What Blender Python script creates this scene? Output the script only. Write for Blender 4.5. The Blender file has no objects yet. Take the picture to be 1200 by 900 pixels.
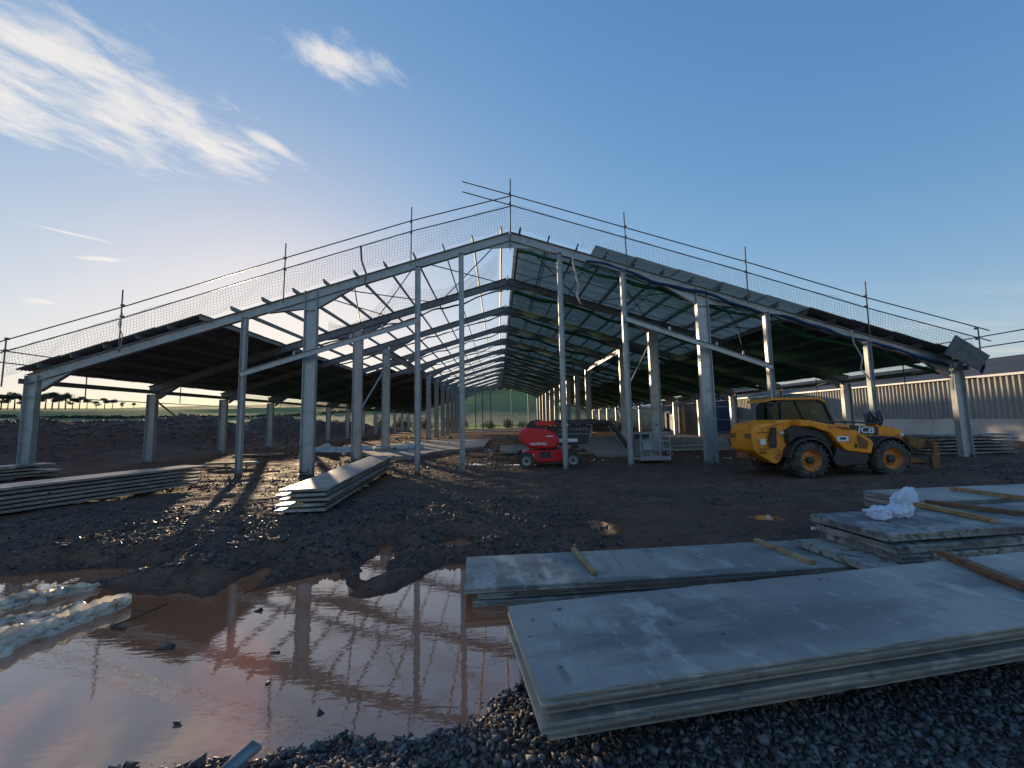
import bpy, math, random
import numpy as np
from mathutils import Vector, Matrix, noise as mn
random.seed(7); RNG=np.random.default_rng(11)
S=bpy.context.scene
C=S.collection
R=math.radians
# ------------------------------------------------------------------ geometry helpers
class MB:
    def __init__(s): s.v=[]; s.f=[]
    def add(s,vs,fs):
        n=len(s.v); s.v+= [tuple(v) for v in vs]; s.f+= [tuple(i+n for i in f) for f in fs]; return s
    def box(s,c,d,rot=None):
        hx,hy,hz=d[0]/2,d[1]/2,d[2]/2
        P=[Vector((a*hx,b*hy,e*hz)) for a in(-1,1) for b in(-1,1) for e in(-1,1)]
        if rot is not None: P=[rot@p for p in P]
        c=Vector(c)
        return s.add([p+c for p in P],[(0,1,3,2),(4,6,7,5),(0,4,5,1),(2,3,7,6),(0,2,6,4),(1,5,7,3)])
    def frame(s,p,q,up):
        p=Vector(p);q=Vector(q);d=(q-p).normalized();u=Vector(up);a=d.cross(u)
        if a.length<1e-4: a=d.cross(Vector((1,0,0)))
        a.normalize();u=a.cross(d).normalized();return p,q,d,a,u
    def bar(s,p,q,w,h,up=(0,0,1),off=(0,0)):
        p,q,d,a,u=s.frame(p,q,up); L=(q-p).length
        m=Matrix((d,a,u)).transposed()
        return s.box((p+q)/2+a*off[0]+u*off[1],(L,w,h),m)
    def ibeam(s,p,q,h,w,up=(0,0,1),tf=.02,tw=.014):
        s.bar(p,q,tw,h-2*tf-.002,up); s.bar(p,q,w,tf,up,(0,h/2-tf/2)); s.bar(p,q,w,tf,up,(0,-h/2+tf/2)); return s
    def chan(s,p,q,h,w,up=(0,0,1),t=.008):
        s.bar(p,q,t,h,up); s.bar(p,q,w,t,up,(w/2+t/2,h/2-t/2)); s.bar(p,q,w,t,up,(w/2+t/2,-h/2+t/2)); return s
    def tube(s,pts,r,n=6,cap=True):
        pts=[Vector(p) for p in pts]; rs=r if isinstance(r,(list,tuple)) else [r]*len(pts)
        vs=[];fs=[];pa=None
        for i,p in enumerate(pts):
            d=(pts[min(i+1,len(pts)-1)]-pts[max(i-1,0)])
            if d.length<1e-9: d=Vector((0,0,1))
            d.normalize()
            if pa is None:
                a=d.cross(Vector((0,0,1)))
                if a.length<.05: a=d.cross(Vector((1,0,0)))
            else: a=pa-d*pa.dot(d)
            a.normalize();pa=a;b=d.cross(a)
            for k in range(n):
                t=2*math.pi*k/n; vs.append(p+(a*math.cos(t)+b*math.sin(t))*rs[i])
        for i in range(len(pts)-1):
            for k in range(n):
                k2=(k+1)%n; fs.append((i*n+k,i*n+k2,(i+1)*n+k2,(i+1)*n+k))
        if cap: fs.append(tuple(range(n))[::-1]); fs.append(tuple((len(pts)-1)*n+k for k in range(n)))
        return s.add(vs,fs)
    def prism(s,poly,y0,y1,ax='y'):
        # poly of (x,z) extruded along y  | ax 'x': poly (y,z) extruded along x | 'z'
        n=len(poly)
        def P(a,b,t):
            return {'y':(a,t,b),'x':(t,a,b),'z':(a,b,t)}[ax]
        vs=[P(a,b,y0) for a,b in poly]+[P(a,b,y1) for a,b in poly]
        fs=[tuple(range(n)),tuple(range(2*n-1,n-1,-1))]+[(i,(i+1)%n+0,(i+1)%n+n,i+n)[::-1] for i in range(n)]
        return s.add(vs,fs)
    def lathe(s,prof,c,n=28,ax='y'):
        # prof list of (r,t) revolve around axis through c
        vs=[];fs=[];c=Vector(c);m=len(prof)
        for k in range(n):
            t=2*math.pi*k/n
            for r,h in prof:
                a,b=r*math.cos(t),r*math.sin(t)
                vs.append(c+Vector({'y':(a,h,b),'z':(a,b,h),'x':(h,a,b)}[ax]))
        for k in range(n):
            k2=(k+1)%n
            for j in range(m-1): fs.append((k*m+j,k*m+j+1,k2*m+j+1,k2*m+j))
        return s.add(vs,fs)
    def build(s,name,mat,parent=None,world=False,smooth=False,bevel=0,at=None):
        vs=s.v
        if world and parent is not None:
            o=Vector(parent.location); vs=[(a-o.x,b-o.y,c-o.z) for a,b,c in vs]
        if at is not None: vs=[(a-at[0],b-at[1],c-at[2]) for a,b,c in vs]
        me=bpy.data.meshes.new(name); me.from_pydata(vs,[],s.f); me.update()
        ob=bpy.data.objects.new(name,me); C.objects.link(ob)
        if at is not None: ob.location=at
        me.materials.append(mat)
        if parent is not None: ob.parent=parent
        import bmesh
        b=bmesh.new(); b.from_mesh(me); bmesh.ops.recalc_face_normals(b,faces=b.faces); b.to_mesh(me); b.free()
        if smooth: me.polygons.foreach_set('use_smooth',[True]*len(me.polygons))
        if bevel:
            md=ob.modifiers.new('bev','BEVEL'); md.width=bevel; md.segments=2; md.limit_method='ANGLE'; md.angle_limit=R(35)
        return ob
def npmesh(name,V,Fq,mat,smooth=False,parent=None):
    me=bpy.data.meshes.new(name); V=np.asarray(V,dtype=np.float32);Fq=np.asarray(Fq,dtype=np.int32)
    k=Fq.shape[1]; me.vertices.add(len(V)); me.vertices.foreach_set('co',V.ravel())
    me.loops.add(Fq.size); me.loops.foreach_set('vertex_index',Fq.ravel())
    me.polygons.add(len(Fq)); me.polygons.foreach_set('loop_start',np.arange(0,Fq.size,k,dtype=np.int32))
    me.polygons.foreach_set('loop_total',np.full(len(Fq),k,dtype=np.int32))
    if smooth: me.polygons.foreach_set('use_smooth',np.ones(len(Fq),dtype=bool))
    me.update(calc_edges=True); me.validate()
    me.materials.append(mat); ob=bpy.data.objects.new(name,me); C.objects.link(ob)
    if parent: ob.parent=parent
    return ob
def tag(o,label=None,cat=None,group=None,kind=None):
    if label: o['label']=label
    if cat: o['category']=cat
    if group: o['group']=group
    if kind: o['kind']=kind
    return o
def empty(name,loc,rz=0):
    o=bpy.data.objects.new(name,None); C.objects.link(o); o.location=loc; o.rotation_euler=(0,0,rz); o.empty_display_size=.3; return o
def copy_tree(o,parent=None):
    c=o.copy(); C.objects.link(c)
    if parent is not None: c.parent=parent
    for ch in [x for x in bpy.data.objects if x.parent==o]: copy_tree(ch,c)
    return c
# ------------------------------------------------------------------ materials
def mat(name,base=(.5,.5,.5),rough=.6,metal=0,noise=None,bump=None,spec=.5,extra=None):
    """noise=[(scale,detail,lo,hi,colour,(stretch)), ...] mixes colours over base; bump=(scale,strength,dist)"""
    m=bpy.data.materials.new(name); m.use_nodes=True; nt=m.node_tree; N=nt.nodes;Lk=nt.links
    p=N['Principled BSDF']; p.inputs['Roughness'].default_value=rough; p.inputs['Metallic'].default_value=metal
    p.inputs['Specular IOR Level'].default_value=spec
    p.inputs['Base Color'].default_value=(*base,1)
    tc=N.new('ShaderNodeTexCoord'); oi=N.new('ShaderNodeObjectInfo')
    ad=N.new('ShaderNodeVectorMath'); ad.operation='MULTIPLY_ADD'
    Lk.new(oi.outputs['Random'],ad.inputs[0]); ad.inputs[1].default_value=(37,19,53); Lk.new(tc.outputs['Object'],ad.inputs[2])
    m['vec']=1; cur=None
    rg=N.new('ShaderNodeRGB'); rg.outputs[0].default_value=(*base,1); cur=rg.outputs[0]
    for it in (noise or []):
        sc,det,lo,hi,col=it[:5]
        mp=N.new('ShaderNodeMapping'); mp.inputs['Scale'].default_value=it[5] if len(it)>5 else (1,1,1)
        Lk.new(ad.outputs[0],mp.inputs[0])
        n=N.new('ShaderNodeTexNoise'); n.inputs['Scale'].default_value=sc; n.inputs['Detail'].default_value=det; n.inputs['Roughness'].default_value=.6
        Lk.new(mp.outputs[0],n.inputs['Vector'])
        mr=N.new('ShaderNodeMapRange'); mr.inputs[1].default_value=lo; mr.inputs[2].default_value=hi; Lk.new(n.outputs['Fac'],mr.inputs[0])
        mx=N.new('ShaderNodeMix'); mx.data_type='RGBA'; Lk.new(mr.outputs[0],mx.inputs[0]); Lk.new(cur,mx.inputs[6]); mx.inputs[7].default_value=(*col,1)
        cur=mx.outputs[2]
    Lk.new(cur,p.inputs['Base Color'])
    if bump:
        n=N.new('ShaderNodeTexNoise'); n.inputs['Scale'].default_value=bump[0]; n.inputs['Detail'].default_value=8; n.inputs['Roughness'].default_value=.65
        Lk.new(ad.outputs[0],n.inputs['Vector'])
        b=N.new('ShaderNodeBump'); b.inputs['Strength'].default_value=bump[1]; b.inputs['Distance'].default_value=bump[2]
        Lk.new(n.outputs['Fac'],b.inputs['Height']); Lk.new(b.outputs[0],p.inputs['Normal'])
    return m
M={}
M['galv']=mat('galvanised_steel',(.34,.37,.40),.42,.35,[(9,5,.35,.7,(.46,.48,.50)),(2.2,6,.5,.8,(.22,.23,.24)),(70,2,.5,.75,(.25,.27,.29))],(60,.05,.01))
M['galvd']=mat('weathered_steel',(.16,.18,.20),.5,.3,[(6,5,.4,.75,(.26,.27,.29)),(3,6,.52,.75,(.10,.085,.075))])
M['purlin']=mat('purlin_timber_grey',(.20,.18,.15),.7,0,[(5,5,.4,.7,(.30,.25,.18),(1,.1,1)),(2,4,.5,.7,(.12,.11,.10))])
M['tube']=mat('scaffold_tube',(.16,.15,.15),.45,.6,[(4,4,.45,.7,(.10,.07,.05))])
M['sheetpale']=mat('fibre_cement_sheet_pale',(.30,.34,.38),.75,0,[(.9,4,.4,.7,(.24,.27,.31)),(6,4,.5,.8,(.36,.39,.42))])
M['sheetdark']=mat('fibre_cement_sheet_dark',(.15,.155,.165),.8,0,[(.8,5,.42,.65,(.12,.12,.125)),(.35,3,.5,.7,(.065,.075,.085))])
M['conc']=mat('concrete_panel',(.335,.30,.26),.45,0,[(.9,7,.44,.58,(.24,.225,.21)),(.55,6,.50,.60,(.16,.15,.14),(.5,2.2,1)),(2.6,8,.55,.64,(.42,.39,.35),(1,.6,1)),(5,6,.58,.68,(.19,.18,.165),(1.6,.35,1)),(40,4,.55,.8,(.26,.255,.25)),(6,3,.69,.73,(.05,.045,.04))],(70,.35,.004))
M['concd']=mat('concrete_panel_rough',(.33,.31,.28),.6,0,[(9,4,.5,.62,(.06,.05,.04)),(1.0,6,.45,.6,(.13,.12,.115)),(3,6,.55,.66,(.36,.345,.32))],(30,.5,.012))
M['floorc']=mat('cast_concrete_floor',(.30,.27,.24),.7,0,[(.5,5,.45,.65,(.20,.15,.12)),(4,5,.5,.75,(.40,.37,.33))],(20,.3,.01))
M['wood']=mat('rough_sawn_timber',(.42,.27,.12),.75,0,[(14,6,.42,.62,(.28,.16,.07),(1,.12,1)),(2,4,.5,.7,(.50,.34,.17)),(30,2,.62,.7,(.12,.07,.03))],(40,.3,.004))
M['woodr']=mat('brown_timber',(.20,.095,.045),.7,0,[(14,6,.42,.62,(.12,.055,.03),(1,.12,1)),(3,4,.5,.7,(.27,.15,.08))],(40,.3,.004))
M['yellow']=mat('yellow_machine_paint',(.95,.31,.010),.42,0,[(3,6,.52,.70,(.42,.16,.02)),(9,6,.58,.70,(.16,.085,.04)),(1.2,4,.50,.7,(.72,.27,.012)),(30,3,.64,.72,(.10,.06,.035))],(25,.06,.004))
M['black']=mat('black_plastic',(.022,.024,.028),.5,0,[(4,5,.5,.75,(.07,.06,.055))])
M['rubber']=mat('tyre_rubber',(.035,.034,.034),.85,0,[(5,5,.4,.62,(.12,.10,.085)),(20,4,.5,.7,(.07,.06,.05))],(30,.3,.01))
M['rim']=mat('orange_wheel_rim',(.68,.22,.02),.5,0,[(8,5,.45,.65,(.30,.13,.05)),(14,5,.58,.7,(.10,.06,.04))])
M['rimgrey']=mat('grey_wheel_rim',(.42,.41,.38),.6,0,[(8,5,.5,.7,(.2,.18,.15))])
M['red']=mat('red_machine_paint',(.70,.012,.022),.3,0,[(3,5,.56,.75,(.30,.02,.02)),(8,6,.62,.76,(.17,.05,.04))])
M['white']=mat('white_decal',(.75,.76,.78),.5,0,[(10,3,.6,.8,(.5,.5,.5))])
M['rust']=mat('rusty_steel',(.20,.085,.035),.8,.2,[(6,6,.42,.62,(.33,.16,.05)),(12,4,.52,.7,(.10,.06,.04))],(30,.3,.008))
M['greym']=mat('grey_cage_paint',(.36,.37,.39),.5,.1,[(9,5,.52,.72,(.18,.15,.13))])
M['rope']=mat('pale_rope',(.42,.42,.42),.8)
M['greennet']=mat('green_safety_net',(.01,.115,.05),.8,0,[(14,5,.4,.65,(.005,.05,.03))],(60,.8,.02))
M['bluenet']=mat('blue_safety_net',(.012,.06,.19),.8,0,[(14,5,.4,.65,(.01,.03,.09))],(60,.8,.02))
M['greynet']=mat('grey_net_bundle',(.10,.12,.13),.9,0,[(14,5,.4,.65,(.05,.06,.065))],(60,.8,.02))
M['strand']=mat('net_cord',(.12,.12,.13),.9)
M['bag']=mat('white_plastic_bag',(.78,.81,.92),.32,0,[(6,4,.55,.75,(.62,.65,.8))],(18,.35,.02))
M['sheetpl']=mat('muddy_plastic_sheet',(.86,.80,.70),.38,0,[(5,6,.56,.74,(.55,.42,.30)),(2,4,.6,.75,(.7,.64,.56))],(20,.5,.02))
M['tarp']=mat('pale_tarpaulin',(.55,.60,.66),.5,0,[(3,5,.5,.7,(.36,.38,.40))],(8,.4,.05))
M['bark']=mat('bark',(.07,.05,.035),.9,0,[(10,4,.5,.7,(.12,.09,.06))])
M['leafd']=mat('dark_evergreen_foliage',(.030,.042,.026),.8,0,[(1.5,3,.4,.65,(.055,.065,.035))])
M['leafh']=mat('winter_hedge_foliage',(.07,.065,.03),.8,0,[(1.5,3,.4,.65,(.13,.12,.045))])
M['cladg']=mat('grey_corrugated_cladding',(.30,.285,.25),.6,.1,[(.25,5,.42,.64,(.38,.36,.31),(1,.35,1)),(1.5,5,.5,.75,(.21,.20,.18),(1,1,.2))])
M['wallp']=mat('pale_concrete_base_wall',(.62,.57,.49),.75,0,[(.5,6,.42,.66,(.45,.40,.34)),(2,5,.5,.7,(.58,.54,.48),(1,1,.3))])
M['darkroof']=mat('dark_sheet_roof',(.040,.040,.050),.75,0,[(.25,5,.45,.65,(.075,.06,.058),(1,.4,1))])
M['navy']=mat('navy_painted_boarding',(.018,.035,.075),.6,0,[(2,4,.5,.7,(.03,.05,.09))])
M['beige']=mat('beige_sheet_wall',(.62,.50,.32),.7,0,[(.4,4,.4,.7,(.52,.41,.26))])
M['brownst']=mat('brown_tank_steel',(.17,.12,.085),.6,.1,[(.8,5,.4,.65,(.11,.08,.06))])
M['palero']=mat('pale_metal_roof',(.55,.56,.57),.5,.1)
M['tyrewall']=M['rubber']
def splash(m,zl,col=(.10,.062,.045)):
    nt=m.node_tree;N=nt.nodes;L=nt.links;p=N['Principled BSDF'];src=p.inputs['Base Color'].links[0].from_socket
    tc=N.new('ShaderNodeTexCoord');sp=N.new('ShaderNodeSeparateXYZ');L.new(tc.outputs['Object'],sp.inputs[0])
    n=N.new('ShaderNodeTexNoise');n.inputs['Scale'].default_value=5;n.inputs['Detail'].default_value=6;L.new(tc.outputs['Object'],n.inputs['Vector'])
    a=N.new('ShaderNodeMath');a.operation='MULTIPLY_ADD';L.new(n.outputs['Fac'],a.inputs[0]);a.inputs[1].default_value=1.6;a.inputs[2].default_value=zl-.8
    b=N.new('ShaderNodeMath');b.operation='SUBTRACT';L.new(a.outputs[0],b.inputs[0]);L.new(sp.outputs[2],b.inputs[1])
    r=N.new('ShaderNodeMapRange');L.new(b.outputs[0],r.inputs[0]);r.inputs[1].default_value=0;r.inputs[2].default_value=.35;r.inputs[4].default_value=.85
    x=N.new('ShaderNodeMix');x.data_type='RGBA';L.new(r.outputs[0],x.inputs[0]);L.new(src,x.inputs[6]);x.inputs[7].default_value=(*col,1);L.new(x.outputs[2],p.inputs['Base Color'])
splash(M['galv'],.15)
def translucent(m,col,f):
    nt=m.node_tree;N=nt.nodes;p=N['Principled BSDF'];t=N.new('ShaderNodeBsdfTranslucent');t.inputs[0].default_value=(*col,1)
    x=N.new('ShaderNodeMixShader');x.inputs[0].default_value=f;nt.links.new(p.outputs[0],x.inputs[1]);nt.links.new(t.outputs[0],x.inputs[2]);nt.links.new(x.outputs[0],N['Material Output'].inputs[0])
translucent(M['sheetpale'],(.82,.80,.72),.62);translucent(M['sheetpl'],(.95,.88,.76),.5);translucent(M['bag'],(.8,.85,.95),.25)
def glass(name,col,alpha):
    m=bpy.data.materials.new(name); m.use_nodes=True; nt=m.node_tree;N=nt.nodes
    p=N['Principled BSDF']; p.inputs['Base Color'].default_value=(*col,1); p.inputs['Roughness'].default_value=.06
    t=N.new('ShaderNodeBsdfTransparent'); t.inputs[0].default_value=(.75,.85,.8,1); x=N.new('ShaderNodeMixShader'); x.inputs[0].default_value=alpha
    nt.links.new(t.outputs[0],x.inputs[1]); nt.links.new(p.outputs[0],x.inputs[2]); nt.links.new(x.outputs[0],N['Material Output'].inputs[0]); return m
M['glass']=glass('tinted_cab_glass',(.01,.03,.025),.5)
def netmat(name,col,cell,cover):
    m=bpy.data.materials.new(name); m.use_nodes=True; nt=m.node_tree;N=nt.nodes;L=nt.links
    p=N['Principled BSDF']; p.inputs['Base Color'].default_value=(*col,1); p.inputs['Roughness'].default_value=.9
    tc=N.new('ShaderNodeTexCoord'); sp=N.new('ShaderNodeSeparateXYZ'); L.new(tc.outputs['Object'],sp.inputs[0])
    outs=[]
    for ax in (0,1):
        a=N.new('ShaderNodeMath');a.operation='DIVIDE';L.new(sp.outputs[ax],a.inputs[0]);a.inputs[1].default_value=cell
        f=N.new('ShaderNodeMath');f.operation='FRACT';L.new(a.outputs[0],f.inputs[0])
        g=N.new('ShaderNodeMath');g.operation='LESS_THAN';L.new(f.outputs[0],g.inputs[0]);g.inputs[1].default_value=cover;outs.append(g)
    mx=N.new('ShaderNodeMath');mx.operation='MAXIMUM';L.new(outs[0].outputs[0],mx.inputs[0]);L.new(outs[1].outputs[0],mx.inputs[1])
    t=N.new('ShaderNodeBsdfTransparent');x=N.new('ShaderNodeMixShader')
    L.new(mx.outputs[0],x.inputs[0]);L.new(t.outputs[0],x.inputs[1]);L.new(p.outputs[0],x.inputs[2]);L.new(x.outputs[0],N['Material Output'].inputs[0]);return m
M['gnetsheet']=netmat('green_net_mesh',(.015,.20,.10),.1,.17)
# ------------------------------------------------------------------ terrain
def vnoise(x,y,seed=0):
    xi=np.floor(x).astype(np.int64);yi=np.floor(y).astype(np.int64);xf=x-xi;yf=y-yi
    u=xf*xf*(3-2*xf);v=yf*yf*(3-2*yf)
    def h(a,b):
        n=(a*374761393+b*668265263+seed*1442695041)&0x7fffffff
        n=((n^(n>>13))*1274126177)&0x7fffffff
        n=(n^(n>>16))&0x7fffffff
        return n/0x7fffffff
    a=h(xi,yi);b=h(xi+1,yi);c=h(xi,yi+1);d=h(xi+1,yi+1)
    return (a*(1-u)+b*u)*(1-v)+(c*(1-u)+d*u)*v
def fbm(x,y,o=4,seed=0):
    s=0;a=1;t=0
    for i in range(o):
        s=s+a*(vnoise(x,y,seed+i*17)-.5);t+=a;a*=.5;x=x*2.03+5.1;y=y*2.03+1.7
    return s/t*2
WL=-.30
PUD=[[(-30,7.9),(-13,6.9),(-9.6,6.75),(-6.9,7.0),(-5.75,7.15),(-5.65,6.75),(-6.3,6.45),(-5.6,6.15),(-4.6,5.95),(-4.1,5.85),(-4.05,6.4),(-4.0,6.9),(-3.75,6.95),(-3.65,6.3),(-3.5,5.9),(-3.3,6.25),(-2.95,6.45),(-2.55,6.5),(-2.25,6.2),(-2.1,5.75),(-1.75,5.65),(-1.5,5.8),(-1.25,6.3),(-1.0,6.75),(-.55,6.75),(0.1,6.7),(1.4,6.5),(2.2,6.0),(2.4,5.2),(1.8,4.6),(.9,4.3),(.45,4.0),(.05,3.62),(-.15,3.42),(-.5,3.25),(-.85,3.08),(-1.2,3.2),(-1.6,3.05),(-1.95,3.02),(-2.6,3.0),(-2.9,2.85),(-3.4,2.6),(-4.5,1.8),(-7,0),(-30,-2)],
     [(-2.2,6.5),(-2.3,7.0),(-2.35,7.7),(-2.1,7.85),(-1.85,7.2),(-1.8,6.5),(-2.0,6.2)],
     [(-1.15,7.9),(-.95,7.6),(-.6,7.65),(-.55,7.95),(-.85,8.2)]]
def segdist(px,py,poly):
    d=np.full(px.shape,1e9);ins=np.zeros(px.shape,bool);n=len(poly)
    for i in range(n):
        ax,ay=poly[i];bx,by=poly[(i+1)%n];ex,ey=bx-ax,by-ay
        t=np.clip(((px-ax)*ex+(py-ay)*ey)/(ex*ex+ey*ey),0,1)
        d=np.minimum(d,np.hypot(px-ax-t*ex,py-ay-t*ey))
        c=((ay>py)!=(by>py))&(px<(ex)*(py-ay)/((ey) if abs(ey)>1e-9 else 1e-9)+ax); ins^=c
    return np.where(ins,-d,d)
SMALL=[(9.35,18.6,.9,.55,-.13),(-10.4,16.4,.55,.45,-.22),(-10.9,14.9,.4,.3,-.2),(2.05,8.1,.42,.75,-.12),(5.6,8.3,.5,.35,-.07),(-1.2,20.5,.7,.5,-.17),(5.5,21,1.2,.5,-.17),(-12.8,19.4,.8,.5,-.2),(13.2,20.5,1,.4,-.14),(-6.6,18.0,.5,.4,-.2),(1.2,20.2,1.4,.5,-.19)]
CP=np.array([(-10,17.8,-.2),(-3.6,17,-.22),(3,17.5,-.16),(10,17.8,-.1),(20,17.8,-.04),(-20,17,.0),(-5,9,-.02),(0,9.5,-.05),(5,9,0),(12,10,-.02),(0,7.6,-.08),(-3,7.6,-.08),(-8,8,-.08),(4,7.6,-.05),(8,6,0),(2,3,-.03),(.5,2.5,-.05),(4,2.5,-.03),(2,2,-.02),(3.5,6,-.24),(5.0,5.9,-.2),(2.4,6.6,-.2),(-1,2.5,-.14),(-2,2.4,-.19),(3,5,-.27),(1,4.8,-.27),(4.8,4.8,-.2),(7,5,-.02),(5,12,-.05),(-12,12,-.05),(11,14,-.06),(0,13,-.1),(0,0,.1),(4,0,.1),(-4,0,-.15)])
def height(x,y,detail=True):
    num=np.zeros_like(x);den=np.full_like(x,1e-6);num+=den*-.08
    for cx,cy,cz in CP:
        sg=.55+.16*math.hypot(cx,cy)**.9
        w=np.exp(-((x-cx)**2+(y-cy)**2)/(2*sg*sg)); num+=w*cz;den+=w
    h=num/den
    r=np.hypot(x,y)
    inn=np.clip(1-r/160,0,1)
    if detail:
        h=h+.05*fbm(x*.7,y*.7,4,3)*inn
        m=np.clip((y-5.2)/1.5,0,1)*np.clip(1.2-y/60,0,1)
        far=np.clip((y-6)/3,0,1)*np.clip((11-y)/3,0,1)*np.clip((2.5-x)/2,0,1)
        h=h+m*(.055*fbm(x*2.1,y*2.1,4,9)+(.035+.085*far)*np.abs(fbm(x*6,y*6,4,21)))+far*.12*np.abs(fbm(x*1.3,y*1.8,3,33))
        # wheel ruts in front of the building
        for k,yy in enumerate((9.6,11.4,12.2,14.6,16.2)):
            c=y-yy-.25*np.sin(x*.35+k)-.02*x
            h=h-.085*np.exp(-(c/.17)**2)*np.clip((x+3)/3,0,1)*np.clip((17-x)/3,0,1)*(0.7+.6*vnoise(x*.8,y*0+k,5)) \
               +.045*np.exp(-((np.abs(c)-.28)/.1)**2)*np.clip((x+3)/3,0,1)
            h=h+.020*np.sin(x*18)*np.exp(-(c/.17)**2)*np.clip((x+3)/3,0,1)
    # soil heaps along the left side
    mh=2.45+.35*fbm(y*.25,y*.0+2.,3,50)+.55*np.exp(-((y-38)/3.0)**2)+.6*np.exp(-((y-55)/3.5)**2)-.75*np.exp(-((y-46)/2.5)**2)-.4*np.exp(-((y-66)/4)**2)
    mh=mh*np.clip((y-3)/9,0,1)*np.clip((100-y)/30,0,1)
    xc=-31.0+.9*np.sin(y*.22)+.07*(y-20)
    prof=np.exp(-((x-xc)/4.4)**4*.9)*.25+.75*np.exp(-(np.abs(x-xc)/4.6)**2.2)
    hp=mh*prof
    if detail: hp=hp*(1+.20*fbm(x*.7,y*.7,5,77))+.30*np.abs(fbm(x*1.7,y*1.7,5,78))*prof
    h=h+hp
    # rubble bank beyond the right rear
    bk=1.05*np.exp(-((y-74-.05*x)/3.2)**2)*np.clip((x-4)/5,0,1)*np.clip((36-x)/6,0,1)
    h=h+bk*(1+.5*fbm(x*.6,y*.6,3,90))
    # hills
    th=np.degrees(np.arctan2(x,y+1e-6))
    E=np.interp(th,[-180,-90,-60,-45,-34,-26,-12,0,14,35,60,90,180],[.03,.04,.045,.047,.056,.066,.098,.118,.118,.08,.04,.03,.03])
    rr=np.clip(r-112,0,None); Rm=560.
    h=h+np.where(r<Rm,E*rr*np.clip(rr/250,.25,1)**.5,E*(Rm-112)*1.0+ (r-Rm)*.004)+2.2*fbm(x*.008,y*.008,3,60)*np.clip((r-130)/200,0,1)
    # puddles
    if detail:
        sd=np.full_like(x,9.)
        near=(r<40)
        jx=x+.14*fbm(x*2.2,y*2.2,3,61)+.07*fbm(x*8,y*8,3,63);jy=y+.14*fbm(x*2.2,y*2.2,3,62)+.09*fbm(x*8,y*8,3,64)
        xs,ys=jx[near],jy[near]
        s=np.full(xs.shape,9.)
        for P in PUD: s=np.minimum(s,segdist(xs,ys,P))
        sd[near]=s
        t=np.clip(sd/.55,0,1);t=t*t*(3-2*t)
        out=WL+.012+(np.maximum(h,WL+.03)-WL-.012)*t
        out=np.where(sd<0,WL-np.minimum(.12,-sd*.35)-.002,out)
        h=np.where(sd<.6,out,np.where(r<25,np.maximum(h,-.29),h))
        for cx,cy,rx,ry,lv in SMALL:
            q=np.hypot((jx-cx)/rx,(jy-cy)/ry); w=np.clip(1.6-q,0,1);w=w*w*(3-2*w)
            h=h*(1-w)+(lv-.04+.05*np.clip(q,0,1.2)**2)*w
    return h
def hz(x,y,d=True): return float(height(np.array([float(x)]),np.array([float(y)]),d)[0])
def axis(lo,hi,a,b,s,g):
    mid=list(np.arange(a,b,s)); v=b;st=s;up=[]
    while v<hi: up.append(v);st*=g;v+=st
    up.append(hi);v=a;st=s;dn=[]
    while True:
        st*=g;v-=st
        if v<lo: break
        dn.append(v)
    dn.append(lo); return np.array(dn[::-1]+mid+up)
gx=axis(-1800,1800,-4.5,5.5,.034,1.02);gy_=axis(-60,1900,1.4,8.6,.034,1.017)
X,Y=np.meshgrid(gx,gy_); Z=height(X.ravel(),Y.ravel()).reshape(X.shape)
ny,nx=X.shape
V=np.stack([X.ravel(),Y.ravel(),Z.ravel()],1)
idx=np.arange(nx*ny).reshape(ny,nx)
Fq=np.stack([idx[:-1,:-1].ravel(),idx[:-1,1:].ravel(),idx[1:,1:].ravel(),idx[1:,:-1].ravel()],1)
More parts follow.
